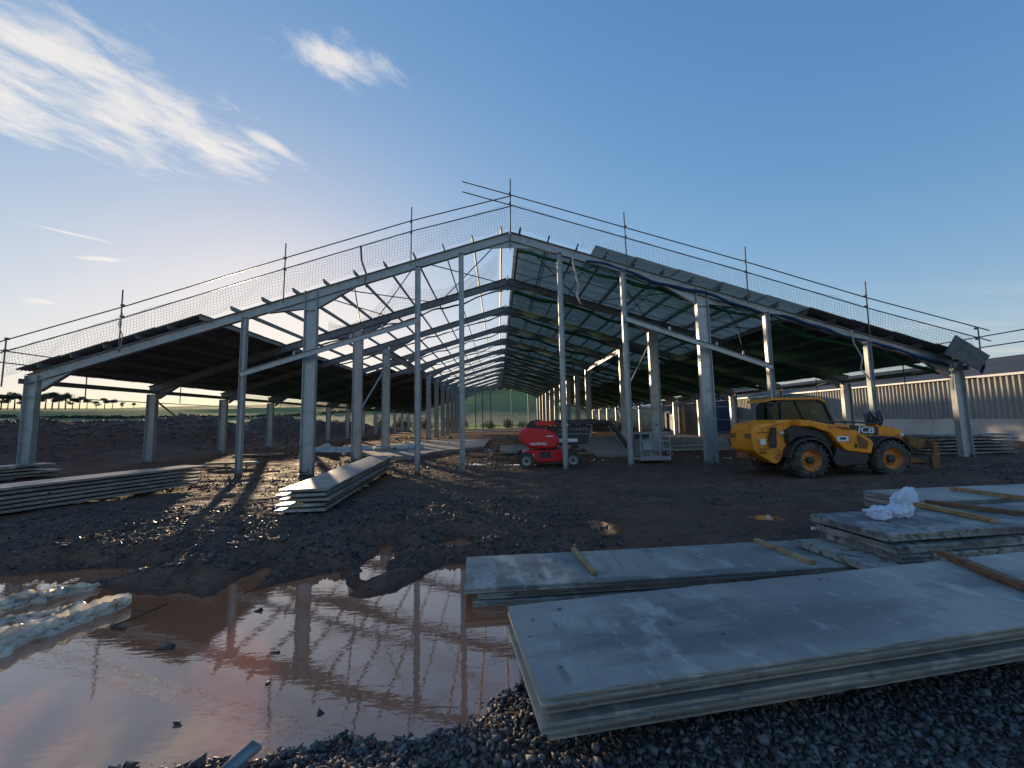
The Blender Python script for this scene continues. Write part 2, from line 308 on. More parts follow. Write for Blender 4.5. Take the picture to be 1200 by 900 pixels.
def groundmat():
    m=bpy.data.materials.new('mud_and_fields'); m.use_nodes=True; nt=m.node_tree;N=nt.nodes;L=nt.links
    p=N['Principled BSDF']; tc=N.new('ShaderNodeTexCoord'); P=tc.outputs['Object']
    def noi(s,d,r=.6,st=(1,1,1)):
        mp=N.new('ShaderNodeMapping');mp.inputs['Scale'].default_value=st;L.new(P,mp.inputs[0])
        n=N.new('ShaderNodeTexNoise');n.inputs['Scale'].default_value=s;n.inputs['Detail'].default_value=d;n.inputs['Roughness'].default_value=r;L.new(mp.outputs[0],n.inputs['Vector']);return n.outputs['Fac']
    def mr(i,a,b,c=0,d=1):
        k=N.new('ShaderNodeMapRange');L.new(i,k.inputs[0]);k.inputs[1].default_value=a;k.inputs[2].default_value=b;k.inputs[3].default_value=c;k.inputs[4].default_value=d;return k.outputs[0]
    def mix(f,a,b):
        x=N.new('ShaderNodeMix');x.data_type='RGBA'
        if hasattr(f,'links'): L.new(f,x.inputs[0])
        else: x.inputs[0].default_value=f
        for i,c in ((6,a),(7,b)):
            if isinstance(c,tuple): x.inputs[i].default_value=(*c,1)
            else: L.new(c,x.inputs[i])
        return x.outputs[2]
    def att(n):
        a=N.new('ShaderNodeAttribute');a.attribute_name=n;return a.outputs['Fac']
    mud=mix(mr(noi(1.3,6),.4,.62),(.165,.092,.064),(.090,.052,.040))
    mud=mix(mr(noi(14,5),.48,.7),mud,(.21,.130,.092));mud=mix(mr(noi(.28,4),.5,.66),mud,(.125,.078,.056))
    red=mix(mr(noi(2.5,5),.4,.6),(.17,.070,.045),(.095,.045,.032))
    mud=mix(att('red'),mud,red)
    grass=mix(mr(noi(.02,5),.42,.6),(.14,.17,.085),(.18,.20,.11))
    grass=mix(mr(noi(.012,3,.5,(1,4,1)),.5,.6),grass,(.17,.16,.10))
    grass=mix(mr(noi(.9,4),.5,.7),grass,(.11,.13,.06))
    g2=mix(att('sun_tint'),grass,(.42,.42,.09))  # sunlight on the far grass is painted into its colour
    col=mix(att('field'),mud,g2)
    L.new(col,p.inputs['Base Color'])
    ro=mr(noi(1.1,6,.65),.34,.60,.66,.95);p.inputs['Specular IOR Level'].default_value=.10
    fm=N.new('ShaderNodeMath');fm.operation='MAXIMUM';L.new(ro,fm.inputs[0]);L.new(att('field'),fm.inputs[1])
    L.new(fm.outputs[0],p.inputs['Roughness'])
    b=N.new('ShaderNodeBump');b.inputs['Strength'].default_value=.9;b.inputs['Distance'].default_value=.035;L.new(noi(9,10,.72),b.inputs['Height'])
    b2=N.new('ShaderNodeBump');b2.inputs['Strength'].default_value=.6;b2.inputs['Distance'].default_value=.01;L.new(noi(60,6,.7),b2.inputs['Height']);L.new(b.outputs[0],b2.inputs['Normal'])
    L.new(b2.outputs[0],p.inputs['Normal'])
    return m
ground=npmesh('ground',V,Fq,groundmat(),smooth=True); tag(ground,kind='structure')
fx,fy=X.ravel(),Y.ravel(); rr=np.hypot(fx,fy)
jit=2.5*fbm(fx*.15,fy*.15,3,101)
field=np.clip(((fy+jit)-101)/2.5,0,1); field=np.maximum(field,np.clip((-36.5-.04*fy-fx+jit)/1.5,0,1)); field=np.maximum(field,np.clip((fx-75)/5,0,1)); field=np.maximum(field,np.clip((-25-fy)/5,0,1))
red=np.clip((fy-18.5)/2.5,0,1)*np.clip(.55+1.6*fbm(fx*.25,fy*.25,4,111),0,1)*np.clip((30+fx)/5,0,1)*(1-field)
red=np.maximum(red,.8*np.exp(-(np.hypot((fx-2.0)/.9,(fy-8.1)/1.2))**2)); red=np.maximum(red,.6*np.exp(-(np.hypot((fx-5.6)/1,(fy-8.3)/.8))**2)); red=np.maximum(red,.8*np.exp(-(np.hypot((fx-4.2)/1.3,(fy-1.9)/.45))**2))
red=np.maximum(red,.9*np.clip((WL+.06-Z.ravel())/.05,0,1)*(rr<30))
sun_tint=np.exp(-((fy-118)/14)**2)*np.clip(1-np.abs(fx)/120,0,1)*field+.35*np.exp(-((fy-300)/80)**2)*field*(fx<60)  # mask for the grass coloured as if sunlit
for nm,a in (('field',field),('red',np.clip(red,0,1)),('sun_tint',np.clip(sun_tint,0,1))):
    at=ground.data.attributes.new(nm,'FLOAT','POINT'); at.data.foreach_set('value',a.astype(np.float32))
# water
def watermat():
    m=bpy.data.materials.new('muddy_water'); m.use_nodes=True; nt=m.node_tree;N=nt.nodes;L=nt.links
    p=N['Principled BSDF'];p.inputs['Base Color'].default_value=(.45,.15,.072,1);p.inputs['Roughness'].default_value=.03;p.inputs['IOR'].default_value=1.33
    p.inputs['Coat Weight'].default_value=1;p.inputs['Coat IOR'].default_value=1.9;p.inputs['Coat Roughness'].default_value=.01
    tc=N.new('ShaderNodeTexCoord');n=N.new('ShaderNodeTexNoise');n.inputs['Scale'].default_value=9;n.inputs['Detail'].default_value=3
    mp=N.new('ShaderNodeMapping');mp.inputs['Scale'].default_value=(.6,1.6,1);L.new(tc.outputs['Object'],mp.inputs[0]);L.new(mp.outputs[0],n.inputs['Vector'])
    n2=N.new('ShaderNodeTexNoise');n2.inputs['Scale'].default_value=1.1;L.new(tc.outputs['Object'],n2.inputs['Vector'])
    mu=N.new('ShaderNodeMath');mu.operation='MULTIPLY';L.new(n.outputs['Fac'],mu.inputs[0]);L.new(n2.outputs['Fac'],mu.inputs[1])
    b=N.new('ShaderNodeBump');b.inputs['Strength'].default_value=.075;b.inputs['Distance'].default_value=.02;L.new(mu.outputs[0],b.inputs['Height'])
    L.new(b.outputs[0],p.inputs['Normal']);L.new(b.outputs[0],p.inputs['Coat Normal']);return m
WM=watermat()
def pond(pts,z,name='puddle'):
    b=MB();b.add([(a,c,z) for a,c in pts],[tuple(range(len(pts)))]);o=b.build(name,WM);tag(o,kind='structure');return o
pond([(-30,-2),(3.0,-2),(3.0,8.3),(-30,8.6)] and [(-30,-3),(-3,-1),(.6,3.2),(2.7,4.4),(2.7,7),(0,8.4),(-30,8.4)],WL)
for cx,cy,rx,ry,lv in SMALL: pond([(cx+rx*1.25*math.cos(t*.35),cy+ry*1.25*math.sin(t*.35)) for t in range(18)],lv-.012)
# ------------------------------------------------------------------ stones
ico=[];g=(1+5**.5)/2
for a,b in ((1,g),(-1,g),(1,-g),(-1,-g)): ico+=[(0,a,b),(a,b,0),(b,0,a)]
ico=np.array(ico)/math.hypot(1,g)
icf=[]
for i in range(12):
    for j in range(i+1,12):
        for k in range(j+1,12):
            if all(np.linalg.norm(ico[a]-ico[b])<1.2 for a,b in((i,j),(j,k),(i,k))):
                n=np.cross(ico[j]-ico[i],ico[k]-ico[i]); icf.append((i,j,k) if n@ico[i]>0 else (i,k,j))
icf=np.array(icf)
ico=np.array([(a,b,c) for a in(-1,1) for b in(-1,1) for c in(-1,1)])*.62
icf=np.array([(0,1,3),(0,3,2),(4,6,7),(4,7,5),(0,4,5),(0,5,1),(2,3,7),(2,7,6),(0,2,6),(0,6,4),(1,5,7),(1,7,3)])
NV=8
def stonemat(name,cols):
    m=bpy.data.materials.new(name);m.use_nodes=True;nt=m.node_tree;N=nt.nodes;L=nt.links;p=N['Principled BSDF']
    a=N.new('ShaderNodeAttribute');a.attribute_name='tone';r=N.new('ShaderNodeValToRGB');L.new(a.outputs['Fac'],r.inputs[0])
    e=r.color_ramp.elements;e[0].position=0;e[0].color=(*cols[0],1);e[1].position=1;e[1].color=(*cols[-1],1)
    for i,c in enumerate(cols[1:-1]): k=e.new((i+1)/(len(cols)-1));k.color=(*c,1)
    L.new(r.outputs[0],p.inputs['Base Color']);p.inputs['Roughness'].default_value=.55
    n=N.new('ShaderNodeTexNoise');n.inputs['Scale'].default_value=120;tc=N.new('ShaderNodeTexCoord');L.new(tc.outputs['Object'],n.inputs['Vector'])
    b=N.new('ShaderNodeBump');b.inputs['Strength'].default_value=.4;b.inputs['Distance'].default_value=.004;L.new(n.outputs['Fac'],b.inputs['Height']);L.new(b.outputs[0],p.inputs['Normal']);return m
def stones(name,px,py,size,flat,material,lift=.25,smooth=False):
    n=len(px);h=height(px,py);A=np.repeat(ico[None],n,0)*(1+.55*(RNG.random((n,NV,1))-.5)*2)+.28*(RNG.random((n,NV,3))-.5)*2
    sc=size[:,None]*np.stack([.7+.6*RNG.random(n),.45+.4*RNG.random(n),flat*(.6+.8*RNG.random(n))],1);A=A*sc[:,None,:]
    q=RNG.normal(size=(n,4))*np.array([1,.35,.35,1.2]);q/=np.linalg.norm(q,axis=1)[:,None];w,x,y,z=q.T
    Rm=np.stack([1-2*(y*y+z*z),2*(x*y-z*w),2*(x*z+y*w),2*(x*y+z*w),1-2*(x*x+z*z),2*(y*z-x*w),2*(x*z-y*w),2*(y*z+x*w),1-2*(x*x+y*y)],1).reshape(n,3,3)
    A=np.einsum('nij,nkj->nki',Rm,A)
    A+=np.stack([px,py,h+size*flat*lift],1)[:,None,:]
    F=(icf[None]+(np.arange(n)*NV)[:,None,None]).reshape(-1,3)
    o=npmesh(name,A.reshape(-1,3),F,material,smooth)
    at=o.data.attributes.new('tone','FLOAT','POINT');at.data.foreach_set('value',np.repeat(RNG.random(n).astype(np.float32),NV));return o
n=52000;px=RNG.uniform(-3.6,5.6,n);py=1.45+RNG.random(n)**1.1*3.3
sdg=np.full(n,9.)
for P in PUD: sdg=np.minimum(sdg,segdist(px,py,P))
band=np.where(px<.6,1,np.clip(1.3-(py-3.0)/1.2,0,1))
fr=1-.92*np.exp(-(np.hypot((px-4.3)/1.0,(py-1.95)/.4))**2)
k=(sdg>-.10-.12*RNG.random(n))&(RNG.random(n)<band)&(RNG.random(n)<fr)
px,py=px[k],py[k];sz=.011+.026*RNG.random(len(px))**2.2+.025*(RNG.random(len(px))>.98)
SG=stonemat('crushed_whinstone',[(.040,.036,.036),(.085,.076,.074),(.060,.046,.042),(.14,.13,.125),(.11,.068,.054),(.19,.175,.165),(.05,.045,.044)])
tag(stones('gravel',px,py,sz,.55,SG,.55),'loose dark crushed stone banked against the puddle edge','gravel',kind='stuff')
n=60000;rad=5.8+RNG.random(n)**1.35*20;th=RNG.uniform(-1.0,1.0,n);px=rad*np.sin(th);py=rad*np.cos(th)
patch=fbm(px*.6,py*.6,3,140)
k=(patch>.04)|(RNG.random(n)<.16);px,py,rad=px[k],py[k],rad[k]
sdg=np.full(len(px),9.)
for P in PUD: sdg=np.minimum(sdg,segdist(px,py,P))
k=(sdg>.02);px,py,rad=px[k],py[k],rad[k]
sz=(.009+.028*RNG.random(len(px))**4)*(.6+.055*rad)
SM=stonemat('mud_clods',[(.05,.040,.038),(.035,.028,.028),(.07,.055,.05),(.10,.085,.08),(.045,.035,.033)])
tag(stones('mud_clods',px,py,sz,.6,SM,.15),'mud clods and small stones strewn over the churned site','rubble',kind='stuff')
n=5200;px=RNG.uniform(-11,2.2,n);py=6.4+RNG.random(n)**1.4*4.6
sdg=np.full(n,9.)
for P in PUD: sdg=np.minimum(sdg,segdist(px,py,P))
k=sdg>.04;px,py=px[k],py[k]
tag(stones('shore_clods',px,py,.018+.055*RNG.random(len(px))**3,.75,SM,.1),'lumpy mud clods along the far shore of the puddle','mud',kind='stuff')
n=17000;py=RNG.uniform(10,88,n);px=-31.0+.9*np.sin(py*.22)+.07*(py-20)+RNG.normal(size=n)*3.0
tag(stones('soil_clods',px,py,.03+.15*RNG.random(n)**3.5,.8,stonemat('soil_clods',[(.12,.085,.07),(.085,.06,.052),(.15,.11,.095),(.07,.05,.045)]),.15),'rough soil clods covering the long dug-earth heap on the left','soil',kind='stuff')
# rubble bank far right + pale building debris inside the shed
n=2600;px=RNG.uniform(6,34,n);py=74+.05*px+RNG.normal(size=n)*2.0
tag(stones('brick_rubble',px,py,.12+.35*RNG.random(n)**2,.7,stonemat('brick_rubble',[(.13,.07,.045),(.20,.11,.07),(.09,.06,.05),(.28,.19,.13)]),.2),'brown broken rubble heaped in a bank beyond the shed','rubble',kind='stuff')
n=420;px=RNG.uniform(-19,19,n);py=19.5+RNG.random(n)**1.3*40
tag(stones('pale_debris',px,py,(.05+.22*RNG.random(n)**2.5)*(.5+py/50),.25,stonemat('pale_debris',[(.35,.32,.28),(.5,.48,.44),(.22,.19,.16),(.42,.33,.2),(.6,.6,.6)]),.4),'scraps of pale packaging and broken concrete on the shed floor','debris',kind='stuff')
# ------------------------------------------------------------------ barn
RX=.67;AP=10.91;SL=.304;Y0=17.8;BAY=6.;NF=14
def roofz(x): return AP-SL*abs(x-RX)
barn=empty('steel_barn',(RX,Y0,0));tag(barn,'long galvanised steel portal-frame shed under construction, right half roofed and left half open','barn')
def P_(name,b,m,smooth=False,parent=None):
    o=b.build(name,M[m],barn if parent is None else parent,world=False,smooth=smooth)
    return o
def BB():
    b=MB();return b
def fin(b,name,m,par=None,smooth=False):
    b.v=[(x-RX,y-Y0,z) for x,y,z in b.v]
    return b.build(name,M[m],par or barn,smooth=smooth)
DEP=.42
xin=(-8.45,9.65);xout=(-20.35,21.75)
for n_ in range(NF):
    y=Y0+n_*BAY
    # rafters (two halves)
    for s,xo in ((-1,xout[0]-.2),(1,xout[1]+.2)):
        b=BB();zc=-DEP/2/math.cos(math.atan(SL))-.0
        p=(RX,y,AP+zc);q=(xo,y,roofz(xo)+zc)
        b.ibeam(p,q,DEP,.20)
        # haunches
        for xc,hl in ((xin[0] if s<0 else xin[1],1.9),(xo-s*.3,1.6)):
            for sd in (-1,1):
                xe=xc+sd*hl
                if abs(xe-RX)>abs(xo-RX): continue
                z0=roofz(xc)-DEP;z1=roofz(xe)-DEP
                xa=xc+sd*.26
                b.prism([(xa,roofz(xa)-DEP-.02),(xa,z0-.42),(xe,z1-.03)],y-.012,y+.012)
                b.bar((xa,y,z0-.43),(xe,y,z1-.04),.20,.02)
        # apex plate
        b.prism([(RX,AP-DEP-.01),(RX+s*1.3,roofz(RX+s*1.3)-DEP-.02),(RX,AP-DEP-.35)],y-.010,y+.010)
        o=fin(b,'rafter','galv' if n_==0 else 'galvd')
        pl=BB();pl.box((RX+s*.012,y,AP-DEP/2-.12),(.02,.24,DEP+.55));fin(pl,'apex_plate','galvd')
    for xc,w,ht in ((xin[0],.56,1),(xin[1],.56,1),(xout[0],.52,0),(xout[1],.52,0)):
        if ht and n_==3: continue
        gz0=-.35
        top=roofz(xc)-.02 if ht else roofz(xc)-.12
        b=BB();b.ibeam((xc,y,gz0),(xc,y,top-(.0 if n_==0 else DEP)),w,.24,up=(1,0,0),tf=.026,tw=.02)
        b.bar((xc,y,top-DEP-.5),(xc,y,top-DEP-.48),.2,w-.06,up=(1,0,0))
        c=fin(b,'column','galv')
        b=BB();b.box((xc,y,gz0+.24),(w+.12,.42,.03))
        for sx in(-1,1):
            for sy in(-1,1): b.tube([(xc+sx*(w/2+.02),y+sy*.16,gz0+.25),(xc+sx*(w/2+.02),y+sy*.16,gz0+.33)],.018,6)
        fin(b,'base_plate','galvd',c)
# valley beams where a column is left out
for xc in xin:
    b=BB();b.ibeam((xc,Y0+2*BAY,roofz(xc)-DEP-.3),(xc,Y0+4*BAY,roofz(xc)-DEP-.3),.55,.22);fin(b,'valley_beam','galv')
# eave beams
for xc in (xout[0]-.28,xout[1]+.28):
    b=BB();b.chan((xc,Y0-.3,roofz(xc)-.30),(xc,Y0+(NF-1)*BAY,roofz(xc)-.30),.22,.07);fin(b,'eave_beam','galvd')
# gable posts
for xc,ex in ((-11.25,-11.25),(-3.6,-3.6),(-1.62,-1.62),(2.93,2.93),(5.87,5.87),(12.55,12.55),(17.3,17.3)):
    b=BB();b.ibeam((xc,Y0-.22,-.5),(xc,Y0-.22,roofz(xc)-.45),.22,.2,up=(1,0,0),tf=.014,tw=.012)
    b.box((xc,Y0-.16,roofz(xc)-.44),(.26,.30,.014))
    fin(b,'gable_post','galv')
yf=Y0+(NF-1)*BAY
for xc in (-5.6,-3.9,-1.9,3.2,7.3,12.6,-11.6):
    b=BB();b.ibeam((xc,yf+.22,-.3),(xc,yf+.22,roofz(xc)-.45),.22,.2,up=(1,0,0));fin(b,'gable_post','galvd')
# sloping gable ties with small cleats
for a,c in (((-11.25,4.27),(-3.6,6.58)),((5.87,6.58),(12.55,4.25))):
    b=BB();b.chan((a[0]+.0,Y0-.40,a[1]),(c[0],Y0-.40,c[1]),.24,.07);o=fin(b,'gable_tie','galv')
    for t in (.30,.62,.8):
        x=a[0]+(c[0]-a[0])*t;z=a[1]+(c[1]-a[1])*t
        b=BB();b.box((x,Y0-.43,z+.2),(.09,.012,.2));fin(b,'cleat','galv',o)
# purlins
step=1.335;PUR=[]
for s in(-1,1):
    for i in range(16):
        d=.42+i*step
        if d>21.0: break
        x=RX+s*d;z=roofz(x)+.10
        b=BB();ang=math.atan(SL)
        up=Vector((s*math.sin(ang),0,math.cos(ang)))
        y0=Y0-.40 if s<0 else Y0-.36
        if s<0: b.bar((x,y0,z),(x,yf+.3,z),.062,.2,up)
        else: b.chan((x,y0,z),(x,yf+.3,z),.2,.065,up)
        fin(b,'purlin','purlin' if (s<0 and d<13.8) else 'galvd')
# roof bracing rods
for bay,(xa,xb) in ((0,(-3.4,.2)),(0,(-7.4,-3.8)),(0,(1.2,5.2)),(0,(5.4,9.4)),(0,(-8.3,-6.6)),(4,(1.2,5.2)),(4,(-3.4,.2)),(1,(10.5,16.)),(0,(10.5,16.))):
    for (p,q) in (((xa,0),(xb,1)),((xb,0),(xa,1))):
        b=BB();b.tube([(p[0],Y0+(bay+p[1])*BAY+.1,roofz(p[0])-.2),(q[0],Y0+(bay+q[1])*BAY-.1,roofz(q[0])-.2)],.028,6);fin(b,'roof_brace','galvd')
# side braces
for pts in (((-20.35,Y0+BAY,3.75),(-20.35,Y0+2*BAY,.1)),((9.65,Y0+BAY+.2,6.9),(9.65,Y0+2*BAY-.2,3.9)),((9.65,Y0+2*BAY-.2,3.7),(9.65,Y0+BAY-.1,1.6)),((-8.45,Y0+2*BAY,6.3),(-8.45,Y0+BAY,2.5)),((-20.35,Y0+9*BAY,3.75),(-20.35,Y0+8*BAY,.1)),((21.75,Y0+9*BAY,3.75),(21.75,Y0+8*BAY,.1)),((21.75,Y0+2*BAY,3.1),(21.75,Y0+BAY,1.5))):
    b=BB();b.tube(pts,.055,8);fin(b,'side_brace','galv')
# roof sheets: corrugated, laid in courses between purlins
def course(x0,x1,y0,y1,m,lift):
    """one course of corrugated sheets from x0 (upper) to x1 (lower); a narrow gap every 1.09 m"""
    ang=math.atan(SL);s=1 if x1>x0 else -1
    nx_=Vector((s*math.sin(ang),0,math.cos(ang)))
    vs=[];fs=[];W=1.09;pit=.146
    k=0;y=y0
    while y<y1-.05:
        ye=min(y+W+.10,y1);n=max(2,int((ye-y)/pit*4))
        dz=(.012 if k%2 else 0)+random.uniform(-.002,.002);k+=1
        base=len(vs)
        for j in range(n+1):
            yy=y+(ye-y)*j/n
            a=.026*math.cos(2*math.pi*(yy-y0)/pit)+dz
            for x,l in ((x0,lift+.035),(x1,lift)):
                z=roofz(x)+.20+.03+a+l
                vs.append((x,yy,z));vs.append((x,yy,z-.007))
        for j in range(n):
            o=base+4*j
            fs+=[(o,o+2,o+6,o+4),(o+1,o+5,o+7,o+3),(o,o+4,o+5,o+1),(o+2,o+3,o+7,o+6)]
        fs+=[(base,base+1,base+3,base+2),(base+4*n,base+4*n+2,base+4*n+3,base+4*n+1)]
        y+=W
    b=BB();b.v=vs;b.f=fs;fin(b,'roof_sheet',m)
rows=[.25+.0]+[.25+i*1.72 for i in range(1,13)]
R8=[.25+i*1.70 for i in range(13)]
R8=R8[:8]+[13.75]+[13.75+i*1.86 for i in range(1,5)]
R8=[.25,1.95,3.9,5.75,7.7,9.7,11.75,13.75,15.7,17.65,19.6,21.35]
for i in range(len(R8)-1):
    a,c=R8[i],R8[i+1]
    y0=Y0+1.0 if i<2 else Y0-.55
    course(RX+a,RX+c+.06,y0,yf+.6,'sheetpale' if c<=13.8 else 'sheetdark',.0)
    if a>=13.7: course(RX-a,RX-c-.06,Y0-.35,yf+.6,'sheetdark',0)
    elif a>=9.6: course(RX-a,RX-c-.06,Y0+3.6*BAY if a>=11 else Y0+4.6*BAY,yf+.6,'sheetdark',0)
# ------------------------------------------------------------------ edge protection along the gable
guard=empty('guard_rail',(RX,Y0-.55,4));tag(guard,'scaffold tube guard rail running up and over the gable edge of the shed roof','guard rail')
def g(b,name,m,par=None): return b.build(name,M[m],par or guard,world=True) if par is None else b.build(name,M[m],par)
GP=[-21.0,-16.3,-9.43,-3.85,RX,6.0,11.55,17.15,22.35]
YG=Y0-.55
for i,x in enumerate(GP):
    rz=roofz(x) if i<8 else 4.3
    tp=2.3 if i not in (0,8) else 1.6
    b=MB();lx=random.uniform(-.05,.05);b.tube([(x,YG,rz-.45),(x+lx,YG,rz+tp)],.027,8)
    g(b,'post','tube')
    b=MB()
    for h in (1.12,1.62): b.box((x,YG+.03,rz+h),(.09,.12,.09))
    g(b,'coupler','tube')
def rail(pts):
    b=MB();b.tube(pts,.026,8)
    g(b,'rail','tube')
for h in (1.12,1.62):
    def pt(x,dz=0): return (x,YG+.06,roofz(x)+h+dz)
    rail([pt(-24.2),pt(-16.3,-.06),pt(-9.4,.03),pt(-3.85,.06),pt(RX+.15,-.04)])
    rail([(RX-2.2,YG+.12,AP+h+.62),(RX,YG+.12,AP+h-.02),pt(6.0,-.03),pt(11.55,0),pt(17.15,-.05),(23.1,YG+.12,roofz(23.1)+h+.12)])
    # returns along both eaves
    rail([(-21.1,Y0-3.2,4.05+h-.25),(-21.15,Y0+26,4.05+h-.25)])
    rail([(22.4,Y0-2.4,3.98+h-.1),(22.4,Y0+26,3.98+h-.1)])
for k in range(1,12):
    for x,zb in ((-21.15,3.6),(22.4,3.6)):
        b=MB();b.tube([(x,Y0+k*6-3,zb),(x,Y0+k*6-3,zb+2.1)],.026,6)
        g(b,'post','tube')
# eave side low tubes below sheet (left)
rail([(-21.3,Y0-1.5,3.55),(-21.35,Y0+70,3.5)]);rail([(22.1,Y0-.5,3.6),(22.2,Y0+60,3.55)])
# gable edge net
def cordnet(name,top,bot,x0,x1,y,cell,nv,label,group,r=.0042,sag=None,tears=()):
    vs=[];fs=[]
    def seg(p,q):
        n0=len(vs);p=Vector(p);q=Vector(q);d=(q-p).normalized();a=d.cross(Vector((0,1,0)));
        if a.length<.01:a=Vector((1,0,0))
        a.normalize();b=d.cross(a)
        for c in(p,q):
            for t in range(3): vs.append(tuple(c+(a*math.cos(t*2.094)+b*math.sin(t*2.094))*r))
        for t in range(3): fs.append((n0+t,n0+(t+1)%3,n0+3+(t+1)%3,n0+3+t))
    nxx=int((x1-x0)/cell)
    def P(i,j):
        x=x0+i*cell;t=j/nv;zt=top(x);zb=bot(x);z=zt+(zb-zt)*t
        w=.035*math.sin(x*2.3+j*.7)+.02*math.sin(x*7.1)
        return (x+.02*math.sin(x*3+j),y+w+.05*math.sin(t*3.1),z+.018*math.sin(x*5.3))
    for i in range(nxx+1):
        for j in range(nv):
            seg(P(i,j),P(i,j+1))
    for j in range(nv+1):
        for i in range(nxx): seg(P(i,j),P(i+1,j))
    F=np.array(fs);o=npmesh(name,np.array(vs),F,M['strand']);tag(o,label,'net',group);return o
NG='safety nets on the gable'
cordnet('safety_net',lambda x:roofz(x)+1.08+.05*math.sin(x*1.1),lambda x:roofz(x)-.02,-21.2,RX,YG+.02,.125,9,'wide-mesh cord net hung from the guard rail above the open left slope',NG)
cordnet('safety_net',lambda x:roofz(x)+1.08+.05*math.sin(x*1.3),lambda x:roofz(x)-.02,RX,22.2,YG+.02,.125,9,'wide-mesh cord net hung from the guard rail above the sheeted right slope',NG)
cordnet('safety_net',lambda x:roofz(x)-.45-1.4*max(0,math.sin((x+9)/4.2*math.pi)) if x<-4.8 else roofz(x)-.5-1.0*abs(math.sin((x+4.8)/5*math.pi)),lambda x:(roofz(x)-1.9-.6*math.sin((x+8)/7*math.pi)) ,-8.0,0.0,Y0+.75,.125,12,'loose grey cord net sagging below the open left rafter of the gable',NG,.004)
# net bundles on the rafters
def bundle(name,x0,x1,y,dz,r,m,label,group,cat='net',seed=0):
    pts=[];rs=[];n=max(12,int(abs(x1-x0)*3));rg=random.Random(seed)
    ph=rg.random()*6
    for i in range(n+1):
        t=i/n;x=x0+(x1-x0)*t
        sw=.16*math.sin(t*math.pi*6+ph)+.12*math.sin(t*17+ph*2)
        pts.append((x,y+.1*math.sin(t*23+ph),roofz(x)-dz-.16*abs(math.sin(t*math.pi*4+ph))+.03*math.sin(t*60)));rs.append(r*(.6+.5*rg.random()+.4*abs(math.sin(t*9+ph))))
    b=MB();b.tube(pts,rs,7);o=b.build(name,M[m],smooth=True,at=(x0,y,roofz(x0)));tag(o,label,cat,group);return o
ords=['first','second','third','fourth','fifth','sixth','seventh','eighth','ninth','tenth']
for k in range(0,9):
    bundle('net_bundle',RX+.4,xout[1]-.4,Y0+k*BAY+(.35 if k==0 else .3),DEP+.10,.10 if k else .07,'greennet','gathered green safety net slung under the %s right-hand rafter counted from the gable'%ords[k],'green nets under the right-hand rafters',seed=k)
    if k>0: bundle('net_bundle',RX-.3,-12.6,Y0+k*BAY+.3,DEP+.08,.045,'greynet','thin gathered grey net slung under the %s left-hand rafter counted from the gable'%ords[k],'grey nets under the left-hand rafters',seed=40+k)
bundle('net_bundle',4.2,21.2,Y0-.17,.30,.06,'bluenet','blue safety net rolled along the front of the right-hand gable rafter',None,seed=99)
# green net sheet spread beneath the right slope
def netsheet(x0,x1,y0,y1,label):
    vs=[];fs=[];nx_=30;ny_=int((y1-y0)/1.0)
    for j in range(ny_+1):
        for i in range(nx_+1):
            x=x0+(x1-x0)*i/nx_;y=y0+(y1-y0)*j/ny_
            s=abs(math.sin((y-Y0)/BAY*math.pi))
            vs.append((x,y,roofz(x)-DEP-.12-.30*s-.06*math.sin(x*2.1+y)))
    for j in range(ny_):
        for i in range(nx_): a=j*(nx_+1)+i;fs.append((a,a+1,a+nx_+2,a+nx_+1))
    b=MB();b.v=vs;b.f=fs;o=b.build('safety_net',M['gnetsheet'],smooth=True);tag(o,label,'net','green nets spread under the roof');return o
netsheet(RX+.2,13.6,Y0+BAY,yf,'green safety net stretched under the pale upper sheets of the right slope')
netsheet(13.9,21.3,Y0+.3,yf,'green safety net stretched under the dark outer sheets of the right slope')
netsheet(-12.9,-20.1,Y0+2*BAY,yf,'green safety net stretched under the dark outer sheets of the left slope')
# swagged green net just inside the gable, right
b=MB();vs=[];fs=[]
for i in range(41):
    t=i/40;x=4.2+(12.2-4.2)*t
    for j in range(9):
        s=j/8;vs.append((x,Y0+.35+.9*s,roofz(x)-DEP*.6-.9*math.sin(s*math.pi*.5)*(0.35+.65*math.sin(t*math.pi))+.05*math.sin(x*6+j)))
for i in range(40):
    for j in range(8): a=i*9+j;fs.append((a,a+9,a+10,a+1))
b.v=vs;b.f=fs;o=b.build('safety_net',M['gnetsheet'],smooth=True);tag(o,'green net swag drooping just inside the right-hand gable rafter','net')
# hanging ropes
def rope(pts,r,label,m='rope'):
    b=MB();b.tube(pts,r,6);o=b.build('rope',M[m],smooth=True,at=pts[0]);tag(o,label,'rope','ropes hanging from the roof');return o
rope([(3.5,17.5,9.7),(3.55,17.5,9.3),(3.75,17.5,8.3),(3.7,17.5,7.7),(3.85,17.5,7.3)],.045,'pale strap hanging beside the first gable post right of the ridge')
rope([(16.35,17.3,5.9),(16.4,17.3,5.3),(16.75,17.3,4.6),(16.6,17.3,4.1),(17.1,17.3,3.5),(17.2,17.3,3.1)],.03,'long white rope dangling beside the outermost right-hand gable post')
rope([(20.9,17.3,4.3),(20.95,17.3,3.7),(20.9,17.3,3.1)],.02,'short pale cord hanging near the tilted board at the right eave')
rope([(-6.0,17.0,9.9),(-5.95,17.0,9.2),(-5.75,17.05,8.6),(-5.8,17.0,8.2),(-5.7,17.0,8.0)],.045,'dark strap over the gable rafter between the open purlins','tube')
rope([(12.0,19.0,6.4),(12.1,19.0,6.1),(12.2,19,5.6)],.025,'short cord hanging under the green net right of the thick column')
rope([(-16.2,17.2,7.0),(-16.3,17.15,6.5),(-16.1,17.15,6.0),(-16.2,17.2,5.3)],.02,'thin cord trailing over the left eave beside a guard post')
